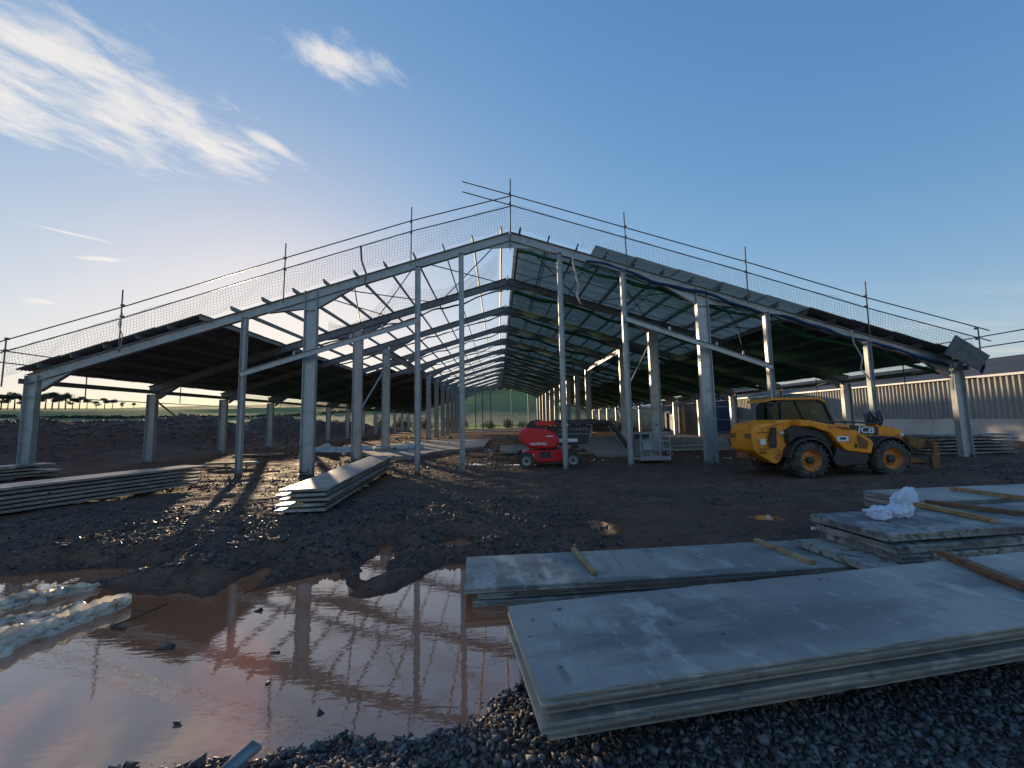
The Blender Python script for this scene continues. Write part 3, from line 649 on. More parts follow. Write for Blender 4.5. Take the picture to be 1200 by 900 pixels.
# tilted board at the right corner
b=MB();b.prism([(21.0,5.55),(22.49,4.58),(21.9,3.94),(20.34,4.69)],17.0,17.06);o=b.build('cement_board',mat('grey_cement_board',(.15,.145,.15),.8,0,[(3,5,.45,.65,(.10,.10,.105)),(9,3,.66,.7,(.35,.36,.4))]),at=(21.4,17,4.7));tag(o,'dark grey cement board tilted at the right-hand eave corner','board')
b=MB()
for i in range(9):
    a=i*.9;b.tube([(22.2+.12*math.cos(a+t*.7),17.15+.1*math.sin(a+t),4.55-.35*t*.3+.1*math.sin(i)-.05*i) for t in range(5)],.035,5)
o=b.build('rope_coil',M['bluenet'],smooth=True);tag(o,'tangle of blue rope tied at the right-hand eave corner','rope')
# ------------------------------------------------------------------ slabs
def slab_mesh(L,W,T,seed):
    rg=random.Random(seed);b=MB();c=.006;gr=.02
    prof=[(0,c),(c,0),(W-c,0),(W,c),(W,T*.32),(W-gr,T*.40),(W-gr,T*.60),(W,T*.68),(W,T-c),(W-c,T),(c,T),(0,T-c),(0,T*.68),(gr,T*.6),(gr,T*.4),(0,T*.32)]
    n=60;vs=[];fs=[];m=len(prof)
    for i in range(n+1):
        x=L*i/n
        for (y,z) in prof:
            e=(z>T*.6 or z<c*1.1) and (y<.02 or y>W-.02)
            ch=rg.uniform(.004,.016) if (e and rg.random()<.07) else rg.uniform(-.0015,.0025)
            yy=y+(ch if y<W/2 else -ch);xx=x+(rg.uniform(-.006,.006) if i in(0,n) else 0)
            vs.append((xx,yy,z-(ch*.5 if z>T*.8 else 0)+.004*math.sin(x*1.1+seed)))
    for i in range(n):
        for k in range(m): k2=(k+1)%m;fs.append((i*m+k,(i+1)*m+k,(i+1)*m+k2,i*m+k2))
    fs+= [tuple(range(m)),tuple(range((n+1)*m-1,n*m-1,-1))]
    b.v=vs;b.f=fs;return b
def slab(L,W,T,x,y,z,rz,m,label,group,name='concrete_slab'):
    o=slab_mesh(L,W,T,int(abs(x*13+z*71+y*7))).build(name,M[m]);o.location=(x,y,z);o.rotation_euler=(0,0,rz);tag(o,label,'slab',group);return o
def stack(x,y,rz,L,W,T,tops,m,where,group,offs=None,Ls=None):
    """tops from the highest slab's underside downwards"""
    d=Vector((math.cos(rz),math.sin(rz)));w=Vector((-math.sin(rz),math.cos(rz)));N=len(tops)
    nm=['topmost','second from the top','third from the top','fourth from the top','fifth from the top','sixth from the top']
    for i,t in enumerate(tops):
        ox,oy=(offs[i] if offs else (0,0))
        p=Vector((x,y))+d*ox+w*oy
        lab='lowest' if i==N-1 else nm[i]
        slab((Ls[i] if Ls else L),W,T,p.x,p.y,t-T,rz+random.uniform(-.004,.004),m,'grey concrete panel, %s of the %s'%(lab,where),group)
stack(.23,2.51,.150,6.2,1.2,.060,[.40,.312,.222,.134],'conc','large stack nearest the camera','concrete panels in the nearest stack',[(0,0),(.045,.06),(.0,.03),(.06,.09)])
stack(-.47,5.22,.055,5.95,1.18,.072,[-.06,-.15,-.24],'conc','low stack lying in the puddle','concrete panels in the low stack',[(0,0),(.16,.05),(.10,.03)])
stack(5.25,5.32,.10,6.2,1.22,.10,[.41,.275,.165,.055],'concd','stack carrying the white bag','concrete panels in the stack with the bag',[(0,0),(.06,-.06),(.08,-.1),(-.38,-.12)])
stack(7.95,7.25,.06,6,1.2,.10,[.40,.28,.16],'conc','stack behind the white bag at the right edge','concrete panels in the rear right stack')
stack(-4.05,9.62,math.pi/2+.088,9.0,1.12,.064,[.545,.43,.315,.20,.085],'conc','long stack standing in front of the left thick column','concrete panels in the middle stack',[(0,0),(-.02,.05),(.02,-.02),(0,.06),(-.03,.04)])
a_=math.atan2(.944,.33)
stack(-12.25,9.8,a_,5.2,1.1,.065,[.65,.54,.43,.32,.21,.10],'conc','left-hand stack below the dark roof','concrete panels in the left stack',[(0,0),(-.1,.05),(-.15,0),(-.25,-.03),(-.2,-.06),(-.3,-.08)])
stack(-21.0,13.2,a_-.1,4.9,1.2,.07,[.60,.46,.33,.21],'conc','rear left stack beside the corner column','concrete panels in the rear left stack',[(0,0),(-.3,.1),(.2,-.1),(.1,0)])
stack(21.0,18.75,.0,4.5,1.2,.09,[.93,.76,.59,.42,.25,.08],'concd','stack behind the right corner column','concrete panels in the far right stack',[(0,0),(.2,0),(.0,0),(.15,0),(.05,.1),(.1,0)])
for i,(x,y,z,rz,L) in enumerate([(23.6,21,.15,.2,3.0),(26.2,22.5,.2,.1,3.2),(16.5,24,.1,.3,3.0)]):
    slab(L,1.2,.12,x,y,z-.1,rz,'concd',['concrete panel lying flat beyond the far right stack','outermost concrete panel lying flat by the corrugated wall','concrete panel lying flat behind the yellow telehandler'][i],'single concrete panels')
# timbers
def timber(p,q,w,h,m,label):
    b=MB();P_=Vector(p);Q=Vector(q);L=(Q-P_).length;b.box((0,0,h/2),(L,w,h));o=b.build('timber_bearer',M[m],bevel=.004)
    o.location=(P_+Q)/2;o.rotation_euler=(0,-math.asin((Q.z-P_.z)/L),math.atan2(Q.y-P_.y,Q.x-P_.x));tag(o,label,'timber','timber bearers on the panel stacks');return o
timber((1.17,6.55,-.056),(1.27,5.50,-.056),.075,.05,'wood','short yellow timber bearer near the left end of the low stack in the puddle')
timber((4.30,6.70,-.056),(4.42,5.62,-.056),.09,.055,'wood','yellow timber bearer near the right end of the low stack in the puddle')
timber((7.38,7.02,.415),(7.30,5.72,.415),.10,.065,'wood','yellow timber bearer across the panel stack beside the white bag')
timber((5.10,4.55,.405),(4.72,3.20,.405),.09,.065,'woodr','brown timber bearer across the nearest large panel stack')
timber((9.6,8.2,.405),(9.75,7.05,.405),.10,.07,'wood','pale timber bearer on the rear right stack at the picture edge')
timber((7.72,7.05,.42),(8.35,5.75,.42),.09,.06,'woodr','dark brown timber lying across the stack right of the white bag')
b=MB();b.box((0,0,.02),(.10,.035,.04));tg=b.build('label_tag',M['white']);tg.location=(4.96,6.35,-.0);tag(tg,'small white tag under the stack that carries the bag','tag','white tags on panel ends')
t2=tg.copy();C.objects.link(t2);t2.location=(5.18,6.50,.17);t2['label']='small white tag on the third panel of the stack that carries the bag'
# bag
def crumple(name,c,sc,m,label,cat,seed,res=4,amp=.35,shape=None):
    import bmesh
    bm=bmesh.new();bmesh.ops.create_icosphere(bm,subdivisions=res,radius=1)
    for v in bm.verts:
        p=v.co.copy()
        n_=mn.noise(p*1.7+Vector((seed,0,0)));r=1-abs(mn.noise(p*3.1+Vector((0,seed,0))))*amp*1.6+n_*amp
        r+=-.04*abs(mn.noise(p*7+Vector((seed,seed,0))))
        q=p*r
        if shape: q=shape(q)
        v.co=Vector((q.x*sc[0],q.y*sc[1],max(q.z,-.75)*sc[2]))
    me=bpy.data.meshes.new(name);bm.to_mesh(me);bm.free();me.materials.append(M[m]);o=bpy.data.objects.new(name,me);C.objects.link(o);o.location=c
    me.polygons.foreach_set('use_smooth',[False]*len(me.polygons));tag(o,label,cat);return o
crumple('plastic_bag',(5.90,6.10,.405+.10),(.20,.15,.11),'bag','small crumpled clear-white plastic bag lying on the panel stack','bag',3)
def twist(q):
    t=max(0,min(1,(q.z+1)/2));w=1.05-.25*t
    wob=1-.38*math.exp(-((t-.52)/.10)**2)
    return Vector((q.x*w*wob+max(0,t-.35)*1.5,q.y*w*wob,q.z-.12*q.x*(t>.6)))
crumple('plastic_bag',(6.38,6.25,.405+.19),(.25,.16,.27),'bag','larger bluish-white plastic sack standing twisted upright on the panel stack','bag',8,5,.3,twist)
# muddy plastic sheet in the puddle
def drape(name,poly,w,hgt,zb,m,label,cat,seed,n=120,k=40):
    """a bunched sheet following a centre line with folds"""
    rg=random.Random(seed);pts=[Vector((*p,0)) for p in poly];vs=[];fs=[]
    cum=[0]
    for i in range(1,len(pts)): cum.append(cum[-1]+(pts[i]-pts[i-1]).length)
    for i in range(n+1):
        s=cum[-1]*i/n;j=max(x for x in range(len(cum)-1) if cum[x]<=s+1e-9);t=(s-cum[j])/(cum[j+1]-cum[j])
        c=pts[j].lerp(pts[j+1],t);d=(pts[j+1]-pts[j]).normalized();a=Vector((-d.y,d.x,0))
        tt=i/n;ww=w*(.12+.88*math.sin(min(1,max(0.02,tt*1.02+.03))*math.pi)**.5)*(1+.3*mn.noise(Vector((s*2,seed,0))))
        for l in range(k+1):
            u=l/k*2-1
            f=1-u*u
            z=zb+hgt*f**.6*(.25+1.5*abs(mn.noise(Vector((u*4.2+s*.8,s*.7,seed)))*1.6))*(.5+.5*math.sin(tt*math.pi)**.4)+.07*hgt/.16*abs(mn.noise(Vector((u*8,s*1.6,seed+5))))+.05*mn.noise(Vector((u*12,s*9,seed)))+.03*mn.noise(Vector((s*14,u*5,seed+2)))
            off=.13*mn.noise(Vector((s*3.5,seed,seed+9)))+.10*mn.noise(Vector((s*7,u*3,seed+9)))
            vs.append(c+a*(u*ww/2+off)+Vector((0,0,z-(.06 if abs(u)>.98 else 0)))+d*.06*mn.noise(Vector((u*6,s,seed+3))))
    for i in range(n):
        for l in range(k): q=i*(k+1)+l;fs.append((q,q+1,q+k+2,q+k+1))
    b=MB();b.v=vs;b.f=fs;at=tuple(vs[0]);o=b.build(name,M[m],smooth=True,at=at);tag(o,label,cat)
    return o
drape('plastic_sheet',[(-5.75,3.9),(-5.45,4.4),(-5.30,4.95),(-5.12,5.35),(-4.98,5.62)],.27,.13,WL,'sheetpl','bunched muddy white plastic sheet lying in the puddle at the left edge','plastic sheet',2)
drape('plastic_sheet',[(-7.0,5.1),(-6.6,5.5),(-6.3,5.85),(-6.12,6.1),(-5.98,6.3)],.11,.09,WL,'sheetpl','thin twisted strip of white plastic curling behind the bunched sheet','plastic sheet',6,60,14)
drape('plastic_sheet',[(-6.6,4.5),(-6.15,5.0),(-5.85,5.25),(-5.5,5.6)],.16,.09,WL,'sheetpl','folded middle scrap of muddy plastic between the two longer pieces','plastic sheet',12,80,20)
drape('tarpaulin',[(-14.6,30.4),(-13,31),(-11.2,31.2),(-9.9,31.3)],1.8,.34,-.12,'tarp','pale blue-white tarpaulin heap on the ground beside the left columns','tarpaulin',4)
b=MB();b.tube([(-9.4,30.6,.12),(-5.9,31.3,.12)],.22,14);o=b.build('roll',M['tarp'],smooth=True);tag(o,'pale rolled sheeting lying between the left columns','roll')
# plastic tray on the gravel, sticks floating
b=MB();b.box((0,0,.006),(.22,.085,.012))
for sy in(-1,1): b.box((0,sy*.0425,.02),(.22,.008,.04))
for sx in(-1,1): b.box((sx*.11,0,.02),(.008,.093,.04))
o=b.build('plastic_tray',mat('grey_plastic_tray',(.30,.30,.30),.5),bevel=.002);o.location=(-1.83,3.03,hz(-1.83,3.03)+.045);o.rotation_euler=(.10,-.1,1.15);tag(o,'small grey rectangular plastic channel on the gravel at the puddle edge','tray')
for i,(x,y) in enumerate([(-3.6,4.55),(-2.35,4.4),(-1.5,3.5),(-2.6,3.45),(-3.1,5.35),(-2.15,3.9)]):
    o=stones('floating_clod',np.array([x]),np.array([y]),np.array([.06 if i==0 else .03]),.5,SM);me=o.data;c=Vector((x,y,WL+.004))
    co=np.empty(24,dtype=np.float32);me.vertices.foreach_get('co',co);co=co.reshape(-1,3);co[:,2]+=WL+.006-co[:,2].mean();co[:,0]=(co[:,0]-x)*2.;co[:,1]-=y;co[:,2]-=c.z;me.vertices.foreach_set('co',co.ravel());o.location=c;me.update()
    tag(o,['largest dark clod floating in the middle of the puddle','dark scrap in the puddle right of the big clod','scrap in the water just off the gravel edge','scrap in the water near the bottom of the picture','small dark scrap near the far shore of the puddle','small scrap in the puddle between gravel and the reflection of the thick column'][i],'clod','clods in the puddle')
b=MB();b.tube([(-4.62,5.05,WL+.02),(-4.4,5.28,WL+.07),(-4.3,5.45,WL+.09)],.012,5);b.tube([(-4.4,5.28,WL+.07),(-4.62,5.35,WL+.06)],.009,5);b.tube([(-4.62,5.05,WL+.02),(-4.42,5.0,WL+.01)],.02,5);o=b.build('twig',M['bark'],at=(-4.6,5.05,WL));tag(o,'bent dark twig sticking out of the puddle beside the plastic','twig')
# ------------------------------------------------------------------ floors inside the barn
def floor(pts,z,t,m='floorc'):
    b=MB();b.prism(pts,z-t,z,'z');o=b.build('concrete_floor',M[m]);tag(o,kind='structure');return o
floor([(-7.7,24.6),(-5.2,24.2),(-4.4,27.8),(-1.2,31.5),(-1,45),(-8,45),(-12,33)],.02,.25)
floor([(5.6,22.3),(9.0,22.0),(9.2,26.5),(14.6,24.0),(15.5,26),(21,36),(20.8,44),(9,44),(6.5,33)],.04,.2)
floor([(-22,76),(20,75),(20,79),(-22,80)],.04,.14)
# slatted livestock panels
sl=[];
proto=None;G='slatted concrete floor panels'
labs=[]
for r_ in range(2):
    for c_ in range(4):
        if proto is None:
            b=MB();b.box((0,-1.45,0),(1.1,.12,.16));b.box((0,1.45,0),(1.1,.12,.16))
            for i in range(13): b.box((0,-1.27+i*.212,.0),(1.1,.15,.158))
            o=b.build('slatted_panel',M['floorc']);proto=o
        else: o=proto.copy();C.objects.link(o)
        o.location=(.65+c_*1.14,27.2+r_*3.06,.0);tag(o,'slatted concrete floor panel, %s row, %s from the left'%(['near','far'][r_],ords[c_]),'floor panel',G)
# concrete pad block under the third left column
b=MB();b.box((-8.45,29.8,.02),(1.3,1.2,.4));o=b.build('concrete_footing',M['floorc'],bevel=.03);tag(o,'rough concrete footing block around the third left thick column','footing')
# loose boards inside
for i,(x,y,rz,L) in enumerate([(11.2,24.6,.2,4.5),(12.0,26,.35,4.0),(-14.5,22.0,.1,3.0),(-16.,27,.2,3.0),(4.5,24,.1,2.5)]):
    b=MB();b.box((0,0,.04),(L,.3,.05));b.box((.1,.02,.1),(L*.9,.24,.05));o=b.build('boards',M['floorc' if i!=4 else 'wood']);o.location=(x,y,hz(x,y)+.05 if i!=1 else .1);o.rotation_euler=(0,0,rz);tag(o,['pale boards lying on the floor right of the grey basket','pale boards lying behind the right thick column','pale boards on the mud left of the first thick column','pale boards on the mud beneath the left lean-to','short wooden boards on the mud behind the red boom lift'][i],'boards','loose boards')
# ------------------------------------------------------------------ telehandler
tele=empty('telehandler',(10.42,14.1,-.07));tag(tele,'muddy yellow telehandler parked under the right side of the shed front','telehandler')
def T(b,name,m,par=None,**k): return b.build(name,M[m],par or tele,**k)
def wheel(root,x,y,z,r,w,rimm,side,lug=True,tyre='rubber'):
    """side -1: outer face towards -y"""
    b=MB();pr=[(r*.58,-w/2),(r*.66,-w/2-.01),(r*.80,-w/2-.02),(r*.93,-w/2+.01),(r*.975,-w/2+.06),(r*.985,0),(r*.975,w/2-.06),(r*.93,w/2-.01),(r*.8,w/2+.02),(r*.58,w/2)]
    b.lathe(pr,(0,0,0),36);wh=empty('wheel',(x,y,z)) if False else None
    if lug:
        nl=20
        for k in range(nl):
            for s in(-1,1):
                a=2*math.pi*(k+(.25 if s>0 else -.25))/nl
                p=Vector((math.cos(a)*(r*.985),s*w*.06,math.sin(a)*(r*.985)));a2=a+.16
                q=Vector((math.cos(a2)*(r*.965),s*w*.53,math.sin(a2)*(r*.965)))
                b.bar(p,q,.055,.055,up=(math.cos(a),0,math.sin(a)))
                q2=Vector((math.cos(a2)*(r*.86),s*(w*.53+.008),math.sin(a2)*(r*.86)))
                b.bar(q,q2,.05,.035,up=(0,s,0))
    t=b.build('wheel',M[tyre],root,smooth=False);t.location=(x,y,z);t.rotation_euler=(0,random.random(),0)
    for p in t.data.polygons:
        if p.index<36*9: p.use_smooth=True
    b=MB();s=side;b.lathe([(r*.59,s*w*.5),(r*.60,s*w*.46),(r*.55,s*w*.40),(r*.52,s*w*.22),(r*.40,s*w*.16),(r*.36,s*w*.20),(r*.22,s*w*.22),(0.0,s*w*.22)],(0,0,0),28)
    o=b.build('rim',M[rimm],t,smooth=True)
    b=MB();b.lathe([(r*.20,s*w*.2),(r*.20,s*w*.42),(r*.16,s*w*.46),(0,s*w*.47)],(0,0,0),16)
    for k in range(8):
        a=k*math.pi/4;b.tube([(math.cos(a)*r*.30,s*w*.2,math.sin(a)*r*.30),(math.cos(a)*r*.30,s*w*.27,math.sin(a)*r*.30)],.018,6)
    b.build('hub',M['black'],t)
    return t
for x,y,s in ((0,-.95,-1),(2.81,-.95,-1),(-.02,1.0,1),(2.81,.95,1)): wheel(tele,x,y,.60,.615,.42,'rim',s)
b=MB();b.prism([(-.9,.55),(3.1,.55),(3.3,.8),(3.2,1.05),(-1.0,1.1)],-.45,.45);b.box((0,0,.6),(.3,1.5,.25));b.box((2.81,0,.6),(.3,1.5,.25));T(b,'chassis','black',bevel=.02)
b=MB();b.prism([(-1.66,1.30),(-1.62,1.62),(-1.52,1.76),(-1.36,1.86),(-.95,1.85),(-.78,1.95),(-.28,1.97),(-.15,1.80),(-.36,1.40),(-.50,1.14),(-.70,.72),(-.84,.50),(-1.0,.47),(-1.34,.68),(-1.62,.92)],-.80,.80);b.v=[(x,y*(1 if x>-1.1 else .82),z) for x,y,z in b.v];bd=T(b,'rear_body','yellow',bevel=.05)
b=MB();b.prism([(-1.02,1.72),(-.88,1.70),(-.93,1.02),(-1.16,1.02),(-1.17,1.35)],-.83,-.79);T(b,'vent_grille','black',bd)
b=MB();b.box((-1.68,-.45,1.42),(.03,.3,.16));b.box((-1.68,.45,1.42),(.03,.3,.16));T(b,'tail_lamp','rust',bd)
b=MB();b.box((-1.34,-.745,1.22),(.18,.05,.20));T(b,'sticker','white',bd)
b=MB();b.box((-.55,-.815,1.52),(.44,.012,.09));T(b,'number_strip','white',bd)
b=MB();b.box((-1.3,-.75,.98),(.34,.06,.03));b.box((-1.35,-.74,.86),(.2,.06,.07));b.box((-1.3,-.75,1.55),(.34,.04,.03));T(b,'latch','rust',bd)
b=MB();b.tube([(-1.5,-.5,.62),(-1.5,.5,.62)],.05,8);b.box((-1.6,0,.72),(.2,.5,.22));T(b,'rear_hitch','rust',bd)
# side hood (engine pod)
b=MB();b.prism([(-.30,1.97),(.10,1.93),(.85,1.76),(1.58,1.60),(2.09,1.27),(2.2,1.13),(2.07,.78),(1.22,.90),(.95,1.18),(.72,1.50),(.1,1.72),(-.28,1.74)],-1.17,-.50);hd=T(b,'engine_pod','yellow',bevel=.035)
b=MB();b.prism([(1.25,1.69),(1.62,1.58),(1.2,1.60),(.8,1.72)],-1.19,-1.165);b.prism([(1.62,1.42),(1.98,1.22),(1.92,.95),(1.66,.98)],-1.185,-1.165);T(b,'pod_vent','rust',hd)
b=MB();b.box((1.12,-1.18,1.30),(.40,.014,.17));T(b,'sticker','white',hd)
b=MB();b.box((1.12,-1.19,1.31),(.2,.008,.07));T(b,'emblem',('bluenet'),hd)
b=MB();b.prism([(.95,1.02),(1.25,.905),(2.05,.78),(2.0,.55),(1.88,.40),(.87,.40),(.78,.60)],-1.12,-.45);T(b,'fuel_tank','black',bevel=.03)
b=MB();b.tube([(1.55,-1.19,1.12),(1.55,-1.19,.98)],.03,6);T(b,'door_catch','black',hd)
def arch(cx,cz,r0,r1,y0,y1,a0,a1,n=14):
    b=MB();vs=[];fs=[]
    for i in range(n+1):
        a=R(a0+(a1-a0)*i/n);c,s=math.cos(a),math.sin(a)
        for y in(y0,y1):
            for r in(r0,r1): vs.append((cx+c*r,y,cz+s*r))
    for i in range(n):
        o=i*4;fs+=[(o,o+4,o+5,o+1),(o+2,o+3,o+7,o+6),(o,o+2,o+6,o+4),(o+1,o+5,o+7,o+3)]
    fs+=[(0,1,3,2),(n*4,n*4+2,n*4+3,n*4+1)];b.v=vs;b.f=fs;return b
for y0,y1 in((-1.17,-.6),(.6,1.17)):
    T(arch(0,.60,.70,.76,y0,y1,10,172),'fender','black');T(arch(2.81,.60,.70,.75,y0,y1,18,150),'fender','black')
b=MB();b.prism([(-.62,1.60),(-.25,1.80),(.45,1.78),(.9,1.40),(.95,1.1),(.78,.95),(.5,1.28),(.1,1.40),(-.3,1.36),(-.6,1.15)],-1.0,-.5);T(b,'wheel_housing','black',bevel=.03)
# boom
b=MB();b.bar((-.75,-.05,1.78),(3.35,-.05,1.46),.40,.36);bo=T(b,'boom','yellow',bevel=.02)
b=MB();b.prism([(3.2,1.74),(3.75,1.66),(4.12,1.50),(4.32,1.16),(4.25,.95),(3.95,1.0),(3.6,1.12),(3.2,1.18)],-.27,.17);T(b,'boom_head','yellow',bo,bevel=.03)
b=MB();b.bar((.4,-.28,1.92),(3.38,-.28,1.76),.05,.06);b.bar((3.36,-.28,1.66),(3.36,-.28,1.9),.05,.05);T(b,'hose_rail','black',bo)
b=MB()
for i in range(6):
    x=2.95+.11*i;b.tube([(x,-.2+.03*i,1.72),(x-.04*math.sin(i*2),-.22,1.95),(x+.07*math.cos(i),-.15,2.1+.05*(i%3)),(x+.14,-.1,1.86),(x+.16,-.05,1.72)],.022,6)
b.tube([(3.5,-.1,1.72),(3.52,-.1,2.22)],.02,6);b.tube([(3.0,-.1,1.75),(2.98,-.1,2.16)],.018,6)
T(b,'hoses','black',bo,smooth=True)
b=MB();b.box((2.76,-.262,1.53),(1.05,.02,.30),Matrix.Rotation(.078,3,'Y'));pnl=T(b,'logo_panel','black',bo)
def text(body,size,m,par,loc,rot,name,ext=.006,xs=1,shear=0):
    cu=bpy.data.curves.new(name,'FONT');cu.body=body;cu.size=size;cu.extrude=ext;cu.align_x='CENTER';cu.align_y='CENTER';cu.shear=shear;cu.offset=.006
    ob=bpy.data.objects.new(name,cu);C.objects.link(ob)
    me=bpy.data.meshes.new_from_object(ob.evaluated_get(bpy.context.evaluated_depsgraph_get()));bpy.data.objects.remove(ob)
    o=bpy.data.objects.new(name,me);C.objects.link(o);me.materials.clear();me.materials.append(M[m]);o.parent=par;o.location=loc;o.rotation_euler=rot;o.scale=(xs,1,1);return o
text('JCB',.33,'white',pnl,(2.80,-.278,1.53),(math.pi/2,.078,0),'lettering',xs=1.22,shear=.15)
# carriage at the boom end
b=MB();b.prism([(4.15,1.28),(4.80,1.16),(4.84,.95),(4.55,.80),(4.25,.9)],-.45,.35);cr=T(b,'carriage','rust',bevel=.03)
b=MB();
for y in(-.62,.62): b.prism([(4.84,1.14),(5.0,1.06),(5.03,.68),(4.96,.20),(4.72,.16),(4.74,.6),(4.8,.7)],y-.05,y+.05)
b.bar((4.87,-.6,1.02),(4.87,.6,1.02),.07,.09);b.bar((4.83,-.6,.3),(4.83,.6,.3),.07,.09);b.bar((4.85,-.6,.62),(4.85,.6,.62),.05,.06);T(b,'fork_frame','rust',cr,bevel=.01)
b=MB();b.tube([(4.2,-.25,.9),(4.5,-.25,.35)],.05,8);b.tube([(4.3,.2,.9),(4.6,.2,.4)],.05,8);b.bar((4.25,-.3,.42),(4.75,-.3,.42),.1,.16);T(b,'tilt_ram','rust',cr)
b=MB();b.tube([(4.02,-.32,1.34),(4.1,-.34,1.34)],.06,10);T(b,'headlight','white',bo)
# cab on the far side
b=MB()
cp=[(-.34,1.70),(1.98,1.70),(1.66,2.56),(1.42,2.66),(-.04,2.66),(-.32,2.46)]
for y in(.10,.95):
    for i in range(6):
        p,q=cp[i],cp[(i+1)%6];b.bar((p[0],y,p[1]),(q[0],y,q[1]),.06,.07,up=(0,1,0))
    b.bar((.0,y,1.7),(.0,y,2.66),.06,.07,up=(0,1,0)) ;b.bar((.95,y,1.72),(.55,y,2.64),.035,.035,up=(0,1,0))
for p in cp: b.bar((p[0],.1,p[1]),(p[0],.95,p[1]),.06,.06)
cb=T(b,'cab','black')
b=MB();b.prism([(-.68,2.60),(-.62,2.70),(-.32,2.76),(1.42,2.76),(1.68,2.62),(1.62,2.58),(1.38,2.68),(-.3,2.68)],.02,1.03);T(b,'cab_roof','yellow',cb,bevel=.015)
b=MB();b.prism([(-.30,1.75),(1.94,1.75),(1.62,2.54),(1.40,2.62),(-.02,2.62),(-.28,2.44)],.125,.135);b.prism([(-.30,1.75),(1.94,1.75),(1.62,2.54),(1.40,2.62),(-.02,2.62),(-.28,2.44)],.915,.925);T(b,'window','glass',cb)
b=MB();b.box((.55,.55,1.72),(.5,.5,.12));b.bar((.35,.55,1.8),(.25,.55,2.35),.45,.1,up=(1,0,0));T(b,'seat','black',cb,bevel=.03)
b=MB();b.tube([(1.3,.55,1.7),(1.15,.55,2.0)],.03,6);b.lathe([(.15,0),(.17,.02),(.15,.04)],(1.12,.55,2.0),16,'z');T(b,'steering_wheel','black',cb)
b=MB();b.lathe([(0,.14),(.05,.13),(.06,.0),(.06,-.02)],(.30,.55,2.80),12,'z');T(b,'beacon','rust',cb)
b=MB();b.tube([(-.3,.1,2.35),(-.55,-.1,2.2),(-.5,-.35,1.95),(-.2,-.5,1.9)],.02,6);b.box((-.55,-.1,2.28),(.04,.16,.3));T(b,'mirror','black',cb)
b=MB();b.prism([(-.6,1.4),(1.9,1.4),(1.98,1.68),(-.5,1.68)],.12,.95);T(b,'cab_base','yellow',cb,bevel=.02)
# ------------------------------------------------------------------ boom lift
lift=empty('boom_lift',(1.2,19.2,-.16));tag(lift,'red and black articulated boom lift parked behind the gable posts','boom lift')
def Bf(b,name,m,par=None,**k): return b.build(name,M[m],par or lift,**k)
for x,y,s in ((.04,-.88,-1),(2.2,-.88,-1),(.04,.88,1),(2.2,.88,1)): wheel(lift,x,y,.36,.36,.28,'rimgrey',s,True)
b=MB();b.prism([(-.12,.34),(-.06,.72),(.3,.80),(1.8,.80),(2.3,.64),(2.25,.30),(1.6,.26),(.2,.26)],-.72,.72);ch=Bf(b,'chassis','red',bevel=.04)
b=MB();b.box((.95,-.735,.58),(.5,.03,.28));Bf(b,'hatch','black',ch)
b=MB();b.box((.3,-.735,.55),(.24,.014,.14));Bf(b,'sticker','white',ch)
b=MB();b.box((1.1,0,.84),(.9,.9,.12));Bf(b,'slew_ring','black')
b=MB();b.prism([(-.22,1.55),(-.12,1.78),(.1,1.86),(1.0,1.80),(1.46,1.58),(1.62,1.26),(1.52,.93),(1.16,.86),(.18,.92),(-.16,1.16)],-.92,-.18);tu=Bf(b,'turret_cover','red',bevel=.09)
b=MB();b.prism([(-.22,1.55),(-.12,1.78),(.1,1.86),(1.0,1.80),(1.46,1.58),(1.62,1.26),(1.52,.93),(1.16,.86),(.18,.92),(-.16,1.16)],.18,.92);Bf(b,'turret_cover','red',bevel=.09)
text('MANITOU',.15,'white',tu,(.62,-.935,1.10),(math.pi/2,0,0),'lettering',xs=1.1)
b=MB();b.box((1.15,-.93,1.45),(.34,.012,.05));Bf(b,'decal','white',tu)
b=MB();b.prism([(.1,1.9),(.3,2.16),(.75,2.22),(1.0,2.1),(1.0,1.72),(.3,1.7)],-.16,.16);Bf(b,'boom_pivot','black',bevel=.03)
b=MB();b.box((1.25,-.02,2.04),(1.4,.30,.22));Bf(b,'boom','red',bevel=.02)
b=MB();b.box((2.5,-.10,2.08),(1.95,.44,.24));lb=Bf(b,'boom_sleeve','black',bevel=.02)
b=MB();b.prism([(1.3,1.9),(3.3,1.92),(3.12,1.10),(2.9,1.0),(1.45,1.02),(1.32,1.25)],-.14,.14);
Bf(b,'lower_boom','black',bevel=.02)
b=MB()
for i in range(9): b.box((1.75+i*.16,-.17,1.72),(.09,.03,.10))
b.box((2.4,-.17,1.50),(1.5,.03,.05));Bf(b,'lattice','galvd',lb)
b=MB();b.box((2.0,-.20,1.20),(1.15,.02,.16));Bf(b,'sticker','white',lb)
b=MB();pts=[(3.42,-.05,2.02),(3.8,-.05,2.08),(4.15,-.05,2.04),(4.40,-.05,1.84),(4.92,-.05,1.0),(5.12,-.05,.72)]
for i in range(len(pts)-1): b.bar(pts[i],pts[i+1],.14,.17)
jb=Bf(b,'jib','black',bevel=.01)
b=MB();b.tube([(4.1,-.12,1.85),(4.8,-.12,.85)],.035,8);b.tube([(4.3,-.16,2.05),(5.1,-.16,.95),(5.2,-.16,.8)],.02,6);Bf(b,'ram','galvd',jb)
b=MB();b.box((5.22,-.05,.85),(.2,.5,.7));b.box((5.35,-.3,1.32),(.25,.35,.25));b.tube([(5.2,-.2,1.2),(5.3,-.35,1.6),(5.5,-.3,1.45)],.03,6);Bf(b,'control_box','black',bevel=.02)
b=MB();x0,x1,y0,y1=5.45,6.85,-.75,.35
